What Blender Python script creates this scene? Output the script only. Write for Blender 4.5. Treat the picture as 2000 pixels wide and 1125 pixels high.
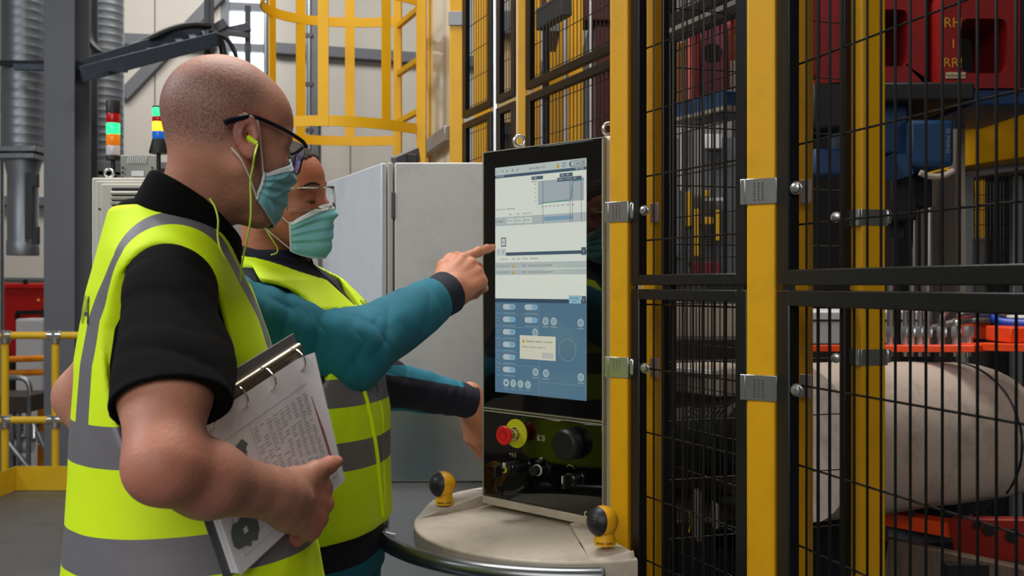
import bpy, bmesh, math, random
import numpy as np
from mathutils import Vector, Matrix, Euler

for o in list(bpy.data.objects): bpy.data.objects.remove(o)
SC = bpy.context.scene
COL = SC.collection
rnd = random.Random(7)
PI = math.pi
F, HZ, CH = 1900.0, 556.0, 1.45          # focal length in px of a 2000 px wide frame, horizon row, eye height

# ------------------------------------------------------------------ camera, world, lights, exposure
cd = bpy.data.cameras.new('camera'); cam = bpy.data.objects.new('camera', cd); COL.objects.link(cam)
cam.location = (0, 0, CH); cam.rotation_euler = (PI/2, 0, 0)
cd.sensor_width = 36; cd.lens = F*36/2000; cd.shift_y = -(562.5-HZ)/2000
cd.clip_start = .05; cd.clip_end = 100
cd.dof.use_dof = True; cd.dof.focus_distance = 1.9; cd.dof.aperture_fstop = 8.0
SC.camera = cam
w = bpy.data.worlds.new('World'); SC.world = w; w.use_nodes = True
w.node_tree.nodes['Background'].inputs[0].default_value = (.80, .88, 1, 1)
w.node_tree.nodes['Background'].inputs[1].default_value = 5.0
def area(name, loc, tgt, sx, sy, power, col=(1, 1, 1)):
    l = bpy.data.lights.new(name, 'AREA'); l.shape = 'RECTANGLE'; l.size = sx; l.size_y = sy
    l.energy = power; l.color = col
    o = bpy.data.objects.new(name, l); COL.objects.link(o); o.location = loc
    o.rotation_euler = (Vector(tgt)-Vector(loc)).to_track_quat('-Z', 'Y').to_euler()
    return o
area('hall_lamp_over_aisle', (-.4, 3.6, 6.6), (-.4, 2.0, 1), 3.5, 1.6, 390, (1, .96, .90))
area('hall_lamp_left', (-5.5, 1.0, 5.5), (-.6, 1.8, 1.2), 3, 2, 290, (.86, .92, 1))
area('hall_lamp_behind', (-1.0, -4.0, 4.2), (.2, 2, 1), 5, 3, 205, (1, .96, .92))
area('hall_lamp_back', (-3.5, 10, 7.2), (-3.5, 13, 2.5), 5, 2, 420, (1, .97, .93))
area('hall_lamp_cell', (3.2, 5.2, 6.8), (2.4, 4.8, 0), 1.6, 1.6, 30, (1, .93, .85))
SC.view_settings.view_transform = 'Standard'; SC.view_settings.look = 'None'
SC.view_settings.gamma = 1; SC.view_settings.use_curve_mapping = False
SC.view_settings.exposure = 0.0

# ------------------------------------------------------------------ helpers
def P(px, py, d):
    return Vector(((px-1000)/F*d, d, CH-(py-HZ)/F*d))
def lin(c):
    if isinstance(c, str):
        c = c.lstrip('#'); c = [int(c[i:i+2], 16)/255 for i in (0, 2, 4)]
    return tuple((x/12.92 if x <= .04045 else ((x+.055)/1.055)**2.4) for x in c)
MATS = {}
def M(name, col='#808080', rough=.5, metal=0, var=.08, scale=6, bump=0, bscale=120, spec=.5, coat=0,
      emit=None, es=0, trans=0, alpha=1, sss=0, dirt=None, dirt_amt=0, dirt_scale=3, stretch=None, ior=1.45, thin=False):
    if name in MATS: return MATS[name]
    m = bpy.data.materials.new(name); m.use_nodes = True; nt = m.node_tree; N = nt.nodes; L = nt.links
    b = N['Principled BSDF']; c = lin(col)
    b.inputs['Roughness'].default_value = rough; b.inputs['Metallic'].default_value = metal
    b.inputs['Specular IOR Level'].default_value = spec; b.inputs['IOR'].default_value = ior
    b.inputs['Coat Weight'].default_value = coat; b.inputs['Transmission Weight'].default_value = trans
    b.inputs['Alpha'].default_value = alpha
    if sss:
        b.inputs['Subsurface Weight'].default_value = sss; b.inputs['Subsurface Radius'].default_value = (.012, .004, .002)
        b.inputs['Subsurface Scale'].default_value = 1
    tc = N.new('ShaderNodeTexCoord'); mp = N.new('ShaderNodeMapping'); L.new(tc.outputs['Object'], mp.inputs[0])
    if stretch: mp.inputs['Scale'].default_value = stretch
    last = None
    if var:
        n = N.new('ShaderNodeTexNoise'); n.inputs['Scale'].default_value = scale; n.inputs['Detail'].default_value = 5
        L.new(mp.outputs[0], n.inputs['Vector'])
        mx = N.new('ShaderNodeMixRGB'); mx.inputs[1].default_value = (*[max(0, x*(1-var*1.6)) for x in c], 1)
        mx.inputs[2].default_value = (*[min(1, x*(1+var*1.6)) for x in c], 1)
        L.new(n.outputs['Fac'], mx.inputs[0]); last = mx.outputs[0]
    if dirt:
        n2 = N.new('ShaderNodeTexNoise'); n2.inputs['Scale'].default_value = dirt_scale; n2.inputs['Detail'].default_value = 9
        n2.inputs['Roughness'].default_value = .7; L.new(mp.outputs[0], n2.inputs['Vector'])
        rp = N.new('ShaderNodeValToRGB'); rp.color_ramp.elements[0].position = .5; rp.color_ramp.elements[1].position = .78
        rp.color_ramp.elements[0].color = (0, 0, 0, 1); rp.color_ramp.elements[1].color = (dirt_amt,)*3+(1,)
        L.new(n2.outputs['Fac'], rp.inputs[0])
        mx2 = N.new('ShaderNodeMixRGB'); L.new(rp.outputs[0], mx2.inputs[0]); mx2.inputs[2].default_value = (*lin(dirt), 1)
        if last: L.new(last, mx2.inputs[1])
        else: mx2.inputs[1].default_value = (*c, 1)
        last = mx2.outputs[0]
    if last: L.new(last, b.inputs['Base Color'])
    else: b.inputs['Base Color'].default_value = (*c, 1)
    if bump:
        n3 = N.new('ShaderNodeTexNoise'); n3.inputs['Scale'].default_value = bscale; n3.inputs['Detail'].default_value = 3
        L.new(mp.outputs[0], n3.inputs['Vector'])
        bp = N.new('ShaderNodeBump'); bp.inputs['Strength'].default_value = bump; bp.inputs['Distance'].default_value = .002
        L.new(n3.outputs['Fac'], bp.inputs['Height']); L.new(bp.outputs[0], b.inputs['Normal'])
    if emit:
        b.inputs['Emission Color'].default_value = (*lin(emit), 1); b.inputs['Emission Strength'].default_value = es
    MATS[name] = m; return m
OFF = {}
def thing(name, label, cat, loc=(0, 0, 0), group=None):
    o = bpy.data.objects.new(name, None); COL.objects.link(o); o.location = loc; o.empty_display_size = .1
    o['label'] = label; o['category'] = cat
    if group: o['group'] = group
    OFF[o.name] = Vector(loc); return o
def tag(o, label=None, cat=None, group=None, kind=None):
    if label: o['label'] = label
    if cat: o['category'] = cat
    if group: o['group'] = group
    if kind: o['kind'] = kind
    return o
class MB:
    def __init__(s): s.v = []; s.f = []
    def add(s, vs, fs):
        n = len(s.v); s.v += [tuple(v) for v in vs]; s.f += [tuple(i+n for i in f) for f in fs]; return s
    def box(s, c, size, R=None):
        c = Vector(c); h = Vector(size)/2; vs = []
        for x in (-1, 1):
            for y in (-1, 1):
                for z in (-1, 1):
                    p = Vector((x*h.x, y*h.y, z*h.z)); vs.append(c+(R @ p if R else p))
        return s.add(vs, [(0, 1, 3, 2), (4, 6, 7, 5), (0, 4, 5, 1), (2, 3, 7, 6), (0, 2, 6, 4), (1, 5, 7, 3)])
    def bar(s, a, b, w, h, up=(0, 0, 1)):        # w across, h along up
        a = Vector(a); b = Vector(b); d = (b-a); L = d.length; d.normalize(); up = Vector(up)
        x = d.cross(up)
        if x.length < 1e-4: x = d.cross(Vector((0, 1, 0)))
        x.normalize(); y = x.cross(d)
        R = Matrix((x, d, y)).transposed()
        return s.box((a+b)/2, (w, L, h), R)
    def tube(s, pts, r, n=10, caps=True):
        pts = [Vector(p) for p in pts]; k = len(pts)
        rs = r if isinstance(r, (list, tuple)) else [r]*k
        vs = []; ref = None
        for i, p in enumerate(pts):
            d = (pts[min(i+1, k-1)]-pts[max(i-1, 0)]).normalized()
            if ref is None:
                ref = Vector((0, 0, 1)) if abs(d.z) < .9 else Vector((1, 0, 0))
            x = (ref-d*ref.dot(d)).normalized(); ref = x; y = d.cross(x)
            for j in range(n):
                a = 2*PI*j/n; vs.append(p+(x*math.cos(a)+y*math.sin(a))*rs[i])
        fs = [(i*n+j, i*n+(j+1) % n, (i+1)*n+(j+1) % n, (i+1)*n+j) for i in range(k-1) for j in range(n)]
        if caps: fs += [tuple(range(n-1, -1, -1)), tuple((k-1)*n+j for j in range(n))]
        return s.add(vs, fs)
    def cyl(s, a, b, r, n=16, r2=None): return s.tube([a, b], [r, r if r2 is None else r2], n)
    def lathe(s, prof, o=(0, 0, 0), R=None, n=28):
        o = Vector(o); vs = []
        for r, z in prof:
            for j in range(n):
                a = 2*PI*j/n; p = Vector((r*math.cos(a), r*math.sin(a), z)); vs.append(o+(R @ p if R else p))
        k = len(prof)
        fs = [(i*n+j, i*n+(j+1) % n, (i+1)*n+(j+1) % n, (i+1)*n+j) for i in range(k-1) for j in range(n)]
        fs += [tuple(range(n-1, -1, -1)), tuple((k-1)*n+j for j in range(n))]
        return s.add(vs, fs)
    def prism(s, poly, d0, d1, o=(0, 0, 0), ex=(1, 0, 0), ey=(0, 0, 1), ez=(0, 1, 0)):
        o = Vector(o); ex = Vector(ex); ey = Vector(ey); ez = Vector(ez); n = len(poly)
        vs = [o+ex*x+ey*y+ez*d0 for x, y in poly]+[o+ex*x+ey*y+ez*d1 for x, y in poly]
        return s.add(vs, [tuple(range(n)), tuple(range(2*n-1, n-1, -1))]+[(i, i+n, (i+1) % n+n, (i+1) % n) for i in range(n)])
    def quad(s, a, b, c, d): return s.add([a, b, c, d], [(0, 1, 2, 3)])
    def build(s, name, mat, parent=None, bevel=0, origin=None, smooth=True, seg=2):
        return mesh_obj(name, s.v, s.f, mat, parent, bevel, origin, smooth, seg)
def mesh_obj(name, v, f, mat, parent=None, bevel=0, origin=None, smooth=True, seg=2, ang=.7):
    off = OFF.get(parent.name, Vector()) if parent else (Vector(origin) if origin is not None else Vector())
    me = bpy.data.meshes.new(name)
    if isinstance(v, np.ndarray):
        v = v-np.array(off)
        me.vertices.add(len(v)); me.vertices.foreach_set('co', v.astype(np.float32).ravel())
        f = np.asarray(f, np.int32); k = f.shape[1]
        me.loops.add(f.size); me.loops.foreach_set('vertex_index', f.ravel())
        me.polygons.add(len(f)); me.polygons.foreach_set('loop_start', np.arange(0, f.size, k, dtype=np.int32))
        me.update(calc_edges=True)
    else:
        me.from_pydata([Vector(p)-off for p in v], [], f)
        bm = bmesh.new(); bm.from_mesh(me); bmesh.ops.recalc_face_normals(bm, faces=bm.faces); bm.to_mesh(me); bm.free()
    o = bpy.data.objects.new(name, me); COL.objects.link(o)
    if mat: me.materials.append(mat)
    if parent: o.parent = parent; OFF[o.name] = off
    else: o.location = off; OFF[o.name] = off
    if smooth:
        me.shade_smooth()
        if ang: me.set_sharp_from_angle(angle=ang)
    if bevel:
        b = o.modifiers.new('Bevel', 'BEVEL'); b.width = bevel; b.segments = seg; b.limit_method = 'ANGLE'; b.angle_limit = .6
        b.harden_normals = False
    return o
def struct(name, mb, mat, bevel=0):
    o = mb.build(name, mat, None, bevel); o['kind'] = 'structure'; return o
def text(name, s, mat, size, o, ex, ey, parent, ext=.0004, align='CENTER', xs=1, off=(0,0,0)):
    cu = bpy.data.curves.new(name, 'FONT'); cu.body = s; cu.size = size; cu.extrude = ext; cu.align_x = align; cu.align_y = 'CENTER'
    cu.resolution_u = 2
    t = bpy.data.objects.new(name, cu); COL.objects.link(t)
    bpy.context.view_layer.update()
    me = bpy.data.meshes.new_from_object(t.evaluated_get(bpy.context.evaluated_depsgraph_get()))
    bpy.data.objects.remove(t)
    ex = Vector(ex).normalized(); ey = Vector(ey).normalized(); ez = ex.cross(ey); o = Vector(o)
    vs = [o+ex*(v.co.x*xs)+ey*v.co.y+ez*v.co.z for v in me.vertices]; fs = [tuple(p.vertices) for p in me.polygons]
    if parent is None: return vs, fs
    return mesh_obj(name, vs, fs, mat, parent, smooth=False)
def copy_tree(o, parent=None, loc=None, rotz=None, label=None):
    c = o.copy(); COL.objects.link(c)
    if parent: c.parent = parent
    if loc is not None: c.location = loc
    if rotz is not None: c.rotation_euler = (0, 0, rotz)
    if label: c['label'] = label
    for ch in list(o.children): copy_tree(ch, c)
    return c
def arc(c, r, a0, a1, n, z=None, ry=None):
    out = []
    for i in range(n+1):
        a = a0+(a1-a0)*i/n
        out.append(Vector((c[0]+r*math.cos(a), c[1]+(ry or r)*math.sin(a), c[2] if z is None else z)))
    return out
def bez(pts, n=8):       # smooth (Catmull-Rom) curve through pts
    pts = [Vector(p) for p in pts]; out = []
    q = [pts[0]*2-pts[1]]+pts+[pts[-1]*2-pts[-2]]
    for i in range(1, len(q)-2):
        a, b, c, d = q[i-1:i+3]
        for k in range(n):
            t = k/n; out.append(.5*((2*b)+(c-a)*t+(2*a-5*b+4*c-d)*t*t+(3*b-a-3*c+d)*t**3))
    out.append(pts[-1]); return out
SC.cycles.use_denoising = True
SC.cycles.max_bounces = 8; SC.cycles.transparent_max_bounces = 24
# ------------------------------------------------------------------ materials
YEL = M('yellow_post_paint', '#d49c00', .40, var=.03, scale=5, dirt='#6d5a20', dirt_amt=.22, dirt_scale=11, bump=.15, bscale=300)
CAGE = M('cage_yellow_paint', '#d8a200', .48, var=.05)
BLK = M('black_powder_coat', '#0d0d0e', .32, var=.1, scale=20, bump=.25, bscale=700)
WIRE = M('black_wire', '#0b0b0c', .3, var=0)
GALV = M('galvanised_steel', '#9aa0a3', .34, .85, var=.14, scale=30, bump=.1, bscale=90)
ZINC = M('zinc_plated', '#b9bcbb', .25, .9, var=.08, scale=40)
CHROME = M('chrome', '#d8d8d8', .12, 1, var=0)
CREAM = M('cream_wall_sheet', '#c2bdb3', .6, var=.03, scale=2)
GREYS = M('grey_structural_paint', '#63656b', .55, var=.06, scale=3)
DGREY = M('dark_grey_steel', '#3b3d40', .5, var=.1)
TRAY = M('cable_tray_blue_grey', '#4b545f', .5, .3, var=.1)
DARK = M('black_rubber', '#0c0c0d', .5, var=.05)
CAB = M('light_grey_cabinet_paint', '#b8b7b3', .42, .05, var=.05, scale=2.5, dirt='#5c574e', dirt_amt=.28, dirt_scale=7, bump=.1, bscale=500)
CABS = M('pale_blue_grey_cabinet_side', '#c2c6ca', .42, .05, var=.05, scale=2.5, dirt='#6a6760', dirt_amt=.2, dirt_scale=5, bump=.1, bscale=500)
BEIGE = M('control_cabinet_beige', '#b5b1a6', .5, var=.04, scale=3)
RED = M('machine_red_paint', '#b0100f', .4, var=.12, scale=5)
DRED = M('press_red_paint', '#7c0a0a', .5, var=.15, scale=5, dirt='#200606', dirt_amt=.5)
ORANGE = M('orange_plastic', '#e08408', .45, var=.08)
BLUE = M('press_blue_paint', '#1c3f66', .45, var=.2, scale=7, dirt='#10151c', dirt_amt=.6)
WHITE = M('white_paint', '#c9cacc', .5, var=.04)

# ------------------------------------------------------------------ floors, walls, ceiling
def tread_mat():
    m = M('tread_plate', '#5f6266', .38, .5, var=.15, scale=3, dirt='#2a2623', dirt_amt=.6, dirt_scale=5)
    nt = m.node_tree; N = nt.nodes; L = nt.links; b = N['Principled BSDF']
    tc = N.new('ShaderNodeTexCoord'); mp = N.new('ShaderNodeMapping'); mp.inputs['Rotation'].default_value = (0, 0, .78)
    L.new(tc.outputs['Object'], mp.inputs[0])
    br = N.new('ShaderNodeTexBrick'); br.inputs['Scale'].default_value = 14; br.inputs['Mortar Size'].default_value = .11
    br.inputs['Color1'].default_value = (1, 1, 1, 1); br.inputs['Color2'].default_value = (.8, .8, .8, 1); br.inputs['Mortar'].default_value = (0, 0, 0, 1)
    L.new(mp.outputs[0], br.inputs['Vector'])
    bp = N.new('ShaderNodeBump'); bp.inputs['Strength'].default_value = .9; bp.inputs['Distance'].default_value = .004
    L.new(br.outputs['Color'], bp.inputs['Height']); L.new(bp.outputs[0], b.inputs['Normal']); return m
TREAD = tread_mat()
HF = -1.0
struct('floor', MB().box((1.0, 2.5, -.03), (9.1, 8.9, .06)), TREAD)
CONC = M('hall_concrete', '#6d6a66', .7, var=.15, scale=1.5)
struct('hall_floor', MB().box((1, 5, HF-.05), (26, 26, .1)), CONC)
def wp(t, z): return Vector((-12+t*.986, 13.0+t*.166+.0, z))      # the back wall runs away to the right
W0, W1 = wp(0, 0), wp(25, 0)
wd = (W1-W0).normalized(); wn = Vector((wd.y, -wd.x, 0))
def wt(px):                                                     # distance along the back wall met by image column px
    k = (px-1000)/F; return (k*W0.y-W0.x)/(wd.x-k*wd.y)
def wz(px, py): return CH-(py-HZ)/F*(W0+wd*wt(px)).y
TA, TB = wt(432), wt(531)
def wall_seg(mb, t0, t1, z0, z1, th=.12, off=0):
    c = W0+wd*(t0+t1)/2-wn*(th/2-off); c.z = (z0+z1)/2
    R = Matrix((wd, -wn, Vector((0, 0, 1)))).transposed()
    mb.box(c, (t1-t0, th, z1-z0), R)
CT = 9.0
back = bpy.data.objects.new('wall_back', None); COL.objects.link(back); back['kind'] = 'structure'; OFF['wall_back'] = Vector()
def panels(t0, t1, z0, z1):
    t = t0
    while t < t1-.01:
        e = min(t+1.15, t1)
        m = MB(); wall_seg(m, t+.006, e-.006, z0, z1); o = m.build('wall_panel', CREAM, back, .008); t = e
panels(0, TA, HF, CT); panels(TB, 25, HF, CT)
ZS = wz(470, 480)
panels(TA, TB, HF, ZS)
m = MB(); wall_seg(m, 0, TA, HF, CT, .02, -.125); wall_seg(m, TB, 25, HF, CT, .02, -.125); wall_seg(m, TA, TB, HF, ZS, .02, -.125)
m.build('wall_backing', CREAM, back)
struct('wall_left', MB().box((-12, 3, 4), (.2, 22, 10)), CREAM)
struct('wall_right', MB().box((10.2, 5, 4), (.2, 26, 10)), M('dark_wall_sheet', '#4a4a4c', .7))
struct('wall_front', MB().box((0, -8, 4), (24, .2, 10)), CREAM)
struct('ceiling', MB().box((0, 4.5, CT+.1), (26, 27, .2)), M('ceiling_sheet', '#8d8c88', .8))
# window: frame, muntins and panes
win = bpy.data.objects.new('window_1', None); COL.objects.link(win); win['kind'] = 'structure'; OFF['window_1'] = Vector()
FRM = M('window_frame_grey', '#6b7078', .5)
m = MB()
for t in (TA+.05, TB-.05): wall_seg(m, t-.06, t+.06, ZS, CT, .14)
m.build('window_frame', FRM, win)
GLS = M('window_glass', '#ffffff', .02, trans=1, var=0, ior=1.02)
zs = [ZS]+[wz(485, y) for y in (430, 320, 200, 92, 12)]+[CT]
for z in zs[1:-1]:
    m = MB(); wall_seg(m, TA+.1, TB-.1, z-.06, z+.06, .1, -.02); m.build('muntin', FRM, win)
for i in range(len(zs)-1):
    m = MB(); wall_seg(m, TA+.1, TB-.1, zs[i]+.05, zs[i+1]-.05, .008, -.06); m.build('pane', GLS, win)
# girts and braces on the back wall
def girt(name, a, b, ya, yb, h, dpt=.16):
    k = MB(); pa = W0+wd*wt(a)+wn*(dpt/2+.01); pb = W0+wd*wt(b)+wn*(dpt/2+.01); pa.z = wz(a, ya); pb.z = wz(b, yb)
    k.bar(pa, pb, dpt, h); return struct(name, k, GREYS, .01)
girt('trim_1', -60, 205, 392, 398, .13); girt('trim_2', 180, 425, 78, 88, .16); girt('trim_3', 535, 1300, 98, 150, .16)
girt('trim_4', 180, 330, 322, 326, .10)
girt('trim_5', -60, 205, 545, 547, .05, .05)
o = girt('trim_6', 243, 432, 190, -8, .17, .12)
# steel columns against the wall
def column(a, b, d, name='steel_column', label='', z1=CT, mat=GREYS, web=True):
    x0 = P(a, 0, d).x; x1 = P(b, 0, d).x; wdt = x1-x0; t = thing(name, label, 'column', ((x0+x1)/2, d, HF))
    MB().box(((x0+x1)/2, d, (HF+z1)/2), (wdt, .014, z1-HF)).build('front_flange', mat, t, .003)
    MB().box(((x0+x1)/2, d+wdt*1.1, (HF+z1)/2), (wdt, .014, z1-HF)).build('rear_flange', mat, t, .003)
    MB().box(((x0+x1)/2, d+wdt*.55, (HF+z1)/2), (.012, wdt*1.09, z1-HF)).build('web', mat, t)
    MB().box(((x0+x1)/2, d+wdt*.55, HF+.02), (wdt*1.5, wdt*1.6, .04)).build('base_plate', mat, t)
    return t
column(86, 146, 8.2, label='wide grey steel column left of the bald man')
column(150, 178, 9.6, 'steel_column', 'narrow perforated grey column just behind the wide column')
column(598, 622, 13.3, 'steel_column', 'slim grey column on far wall seen through the yellow ladder cage')
t = thing('conduit_pipe', 'thin galvanised conduit running down beside the slim far column', 'pipe', (P(604, 0, 13.0).x, 13.0, HF))
MB().cyl(P(604, 0, 13.0).xy.to_3d()+Vector((0, 0, HF)), P(604, 0, 13.0).xy.to_3d()+Vector((0, 0, 8.9)), .035).build('pipe', GALV, t)
for y in (70, 165, 255): 
    c = P(604, y, 13.0); MB().box(c, (.10, .09, .05)).build('clip', DGREY, t)
t = thing('conduit_pipe', 'thin galvanised conduit at the right edge of the tall window', 'pipe', (P(519, 0, 13.0).x, 13.0, HF))
MB().cyl((P(519, 0, 13.0).x, 13, HF), (P(519, 0, 13.0).x, 13, 8.9), .03).build('pipe', GALV, t)
t = thing('conduit_pipe', 'bright metal conduit left edge of picture beside the nearer duct', 'pipe', (P(2, 0, 9.3).x, 9.3, HF))
MB().cyl((P(0, 0, 9.3).x, 9.3, HF), (P(0, 0, 9.3).x, 9.3, 8.9), .035).build('pipe', GALV, t)

# ------------------------------------------------------------------ ventilation ducts
DUCT = M('spiral_duct_metal', '#8c9197', .45, .65, var=.1, scale=4)
def duct(a, b, yb, d, label, flange=None, cone=True):
    x = (P(a, 0, d).x+P(b, 0, d).x)/2; r = (P(b, 0, d).x-P(a, 0, d).x)/2; zb = P(0, yb, d).z
    t = thing('ventilation_duct', label, 'duct', (x, d, zb))
    prof = []; z = zb+(.95 if flange else 0)
    while z < 8.9:
        prof += [(r, z), (r, z+.070), (r+.0010, z+.073), (r+.0010, z+.078)]; z += .081
    MB().lathe(prof, (x, d, 0), n=36).build('duct_pipe', DUCT, t)
    if flange:
        MB().lathe([(r*.78, zb), (r*.8, zb+.012), (r*.8, zb+.13), (r*.76, zb+.14), (r*.76, zb+.74), (r*.98, zb+.92), (r, zb+.96)], (x, d, 0), n=36).build('duct_outlet', DUCT, t)
        MB().box((x, d, zb+.96), (r*2.5, r*2.5, .05)).build('flange', GALV, t, .006)
        MB().box((x, d, zb+.90), (r*2.2, r*2.2, .05)).build('flange', GALV, t, .006)
        k = MB(); px_ = x+r*.72
        k.box((px_, d-.12, zb+.45), (.07, .06, .6)); k.box((px_+.05, d-.12, zb+.68), (.05, .05, .12)); k.box((px_+.05, d-.12, zb+.18), (.06, .05, .16))
        k.build('damper_motor', DGREY, t, .006)
        k = MB(); zz = P(0, 133, d).z; k.bar((x-r*1.0+.05, d-r-.03, zz), (x+r*2.0, d-r-.03, zz), .02, .045); k.build('bracket', DARK, t)
    else:
        MB().lathe([(r+.02, zb-.0), (r+.02, zb+.09)], (x, d, 0), n=36).build('duct_collar', DUCT, t)
duct(8, 82, 499, 9.0, 'nearer spiral ventilation duct ending in an outlet, far left', True)
duct(168, 240, 338, 10.4, 'farther spiral ventilation duct behind the columns and signal tower')

# ------------------------------------------------------------------ cable tray and cables
t = thing('cable_tray', 'blue grey ladder cable tray rising to the right under the roof', 'cable tray', tuple(P(165, 150, 8.6)))
A1, B1 = P(158, 132, 8.4), P(412, 52, 9.6); A2, B2 = P(160, 145, 7.9), P(425, 76, 9.2)
MB().bar(A1, B1, .03, .13).build('tray_side', TRAY, t, .004); MB().bar(A2, B2, .03, .13).build('tray_side', TRAY, t, .004)
for i in range(9):
    s = (i+.5)/9; MB().bar(A1.lerp(B1, s)-Vector((0, 0, .03)), A2.lerp(B2, s)-Vector((0, 0, .03)), .07, .03).build('rung', TRAY, t)
MB().bar(P(28, 131, 8.62), P(150, 134, 8.62), .05, .05).build('support_arm', TRAY, t)
MB().bar(P(150, 128, 8.4), P(245, 134, 8.0), .05, .06).build('support_arm', TRAY, t)
t = thing('strut_frame', 'grey perforated strut frame holding the end of the cable tray', 'strut', tuple(P(408, 110, 9.3)))
MB().box(P(405, 55, 9.3), (.05, .05, .62)).build('upright', GREYS, t, .004); MB().box(P(414, 55, 9.3), (.03, .05, .62)).build('upright', GREYS, t, .004)
MB().box(P(484, 70, 9.6), (.05, .05, .60)).build('upright', GREYS, t, .004)
MB().bar(P(412, 62, 9.4), P(442, 44, 9.4), .05, .09).build('arm', GREYS, t, .004); MB().bar(P(425, 66, 9.5), P(489, 52, 9.5), .05, .08).build('arm', GREYS, t, .004)
MB().bar(P(410, 60, 9.4), P(486, 70, 9.5), .04, .05).build('arm', GREYS, t, .004)
def cable(name, label, pts, r, mat=DARK, cat='cable'):
    p = bez(pts, 8); o = MB().tube(p, r, 8).build(name, mat, origin=p[0]); tag(o, label, cat); return o
cable('power_cable', 'thick black cable looping down beside the farther duct onto the tray', [P(166, -40, 9.1), P(166, 20, 9.1), P(175, 75, 9.0), P(190, 98, 8.9), P(210, 107, 8.8), P(250, 96, 8.9), P(330, 60, 9.1), P(375, 50, 9.2), P(412, 52, 9.3)], .035)
cable('power_cable', 'black cable bending down behind the bald head, left of two', [P(412, 62, 9.3), P(425, 72, 9.3), P(434, 92, 9.3), P(437, 130, 9.3), P(437, 260, 9.3)], .035)
cable('power_cable', 'black cable hanging across the bright window, right of two', [P(415, 66, 9.2), P(440, 74, 9.2), P(455, 95, 9.2), P(463, 130, 9.2), P(465, 260, 9.2)], .022)

# ------------------------------------------------------------------ far left: red machine, white cupboard, barriers
d = 11.5; c = P(56, 600, d)
t = thing('red_machine', 'red painted machine housing behind the yellow safety railing', 'machine', (c.x, d, HF))
x0, x1 = P(6, 0, d).x, P(240, 0, d).x; zt, zb = P(0, 553, d).z, P(0, 697, d).z
MB().box(((x0+x1)/2, d+.5, (zt+zb)/2), (x1-x0, 1, zt-zb)).build('housing', RED, t, .02)
MB().box(((x0+x1)/2, d-.01, zt-.04), (x1-x0+.02, .05, .05)).build('top_flange', RED, t, .008)
MB().box(((x0+x1)/2, d+.5, (zb+HF)/2), (x1-x0-.1, .9, zb-HF)).build('plinth', DARK, t)
k = MB(); k.bar(P(32, 611, d-.06), P(110, 609, d-.06), .03, .05); k.bar(P(33, 611, d-.06), P(33, 624, d-.06), .03, .05); k.bar(P(86, 604, d-.06), P(86, 624, d-.06), .03, .05)
k.build('black_pipework', DARK, t)
tri = P(75, 588, d-.012)
MB().prism([(-.022, 0), (.022, 0), (0, .036)], 0, .004, tri).build('warning_sign', M('warning_yellow', '#e8b321', .5, var=0), t)
for px in (50, 97): MB().box(P(px, 550, d), (.04, .04, .05)).build('lifting_lug', DARK, t)
d = 11.0
t = thing('storage_cabinet', 'white two door cabinet standing in front of the red machine', 'cabinet', (P(95, 0, d).x, d, HF))
x0, x1, zt = P(30, 0, d).x, P(150, 0, d).x, P(0, 623, d).z
MB().box(((x0+x1)/2, d+.2, (zt+HF)/2), (x1-x0, .36, zt-HF)).build('body', WHITE, t, .006)
xs = P(83, 0, d).x
MB().box(((x0+xs)/2-.003, d+.01, (zt+HF)/2), (xs-x0-.02, .02, zt-HF-.04)).build('door', WHITE, t, .003)
MB().box(((x1+xs)/2+.003, d+.01, (zt+HF)/2), (x1-xs-.02, .02, zt-HF-.04)).build('door', WHITE, t, .003)
MB().box(P(88, 679, d-.01), (.022, .03, .04)).build('lock', DARK, t, .004)
for i, (y, lab) in enumerate(((700, 'upper orange barrier rail across the white cabinet'), (727, 'lower orange barrier rail across the white cabinet'))):
    d = 9.8; a, b = P(15, y+2, d), P(112, y-1, d); t = thing('barrier_rail', lab, 'barrier', tuple((a+b)/2))
    MB().cyl(a, b, .032, 16).build('rail', ORANGE, t)
    for q in (a, b): MB().cyl(Vector((q.x, q.y, HF)) if False else q-Vector((0, 0, .09)), q+Vector((0, 0, .09)), .022).build('bracket', DARK, t)
d = 9.8; t = thing('barrier_post', 'dark post carrying the two orange barrier rails', 'post', (P(12, 0, d).x, d, HF))
MB().box((P(12, 0, d).x, d, (HF+P(0, 690, d).z)/2), (.07, .07, P(0, 690, d).z-HF)).build('post', DARK, t, .005)
MB().box((P(12, 0, d).x, d, HF+.01), (.18, .18, .02)).build('foot', DARK, t)
t = thing('barrier_post', 'dark post behind the bald man carrying the orange rail ends', 'post', (P(112, 0, d).x, d, HF))
MB().box((P(112, 0, d).x, d, (HF+P(0, 690, d).z)/2), (.07, .07, P(0, 690, d).z-HF)).build('post', DARK, t, .005)
MB().box((P(112, 0, d).x, d, HF+.01), (.18, .18, .02)).build('foot', DARK, t)
# machine clutter behind railing
d = 9.3
t = thing('steel_trolley', 'grey tube framed trolley with pipes behind the railing', 'trolley', (P(45, 0, d).x, d, HF))
MB().box(P(35, 784, d), (.42, .5, .16)).build('dark_tray', M('rusty_dark_steel', '#3a312b', .6, var=.3), t, .01)
MB().box((P(35, 0, d).x, d, P(0, 830, d).z), (.26, .4, .10)).build('drum_cover', GREYS, t, .02)
MB().cyl(P(18, 870, d), P(62, 868, d), .08, 20).build('white_roll', WHITE, t)
for dy in (0, 9, 18): MB().tube(bez([P(22, 828+dy, d-.1), P(40, 824+dy, d-.15), P(58, 836+dy, d-.1)], 6), .02, 8).build('hose', WHITE, t)
for px in (15, 46, 60, 78):
    MB().cyl((P(px, 0, d).x, d-.22, HF), (P(px, 0, d).x, d-.22, P(0, 800 if px < 50 else 770, d).z), .022, 10).build('upright', GREYS, t)
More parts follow.
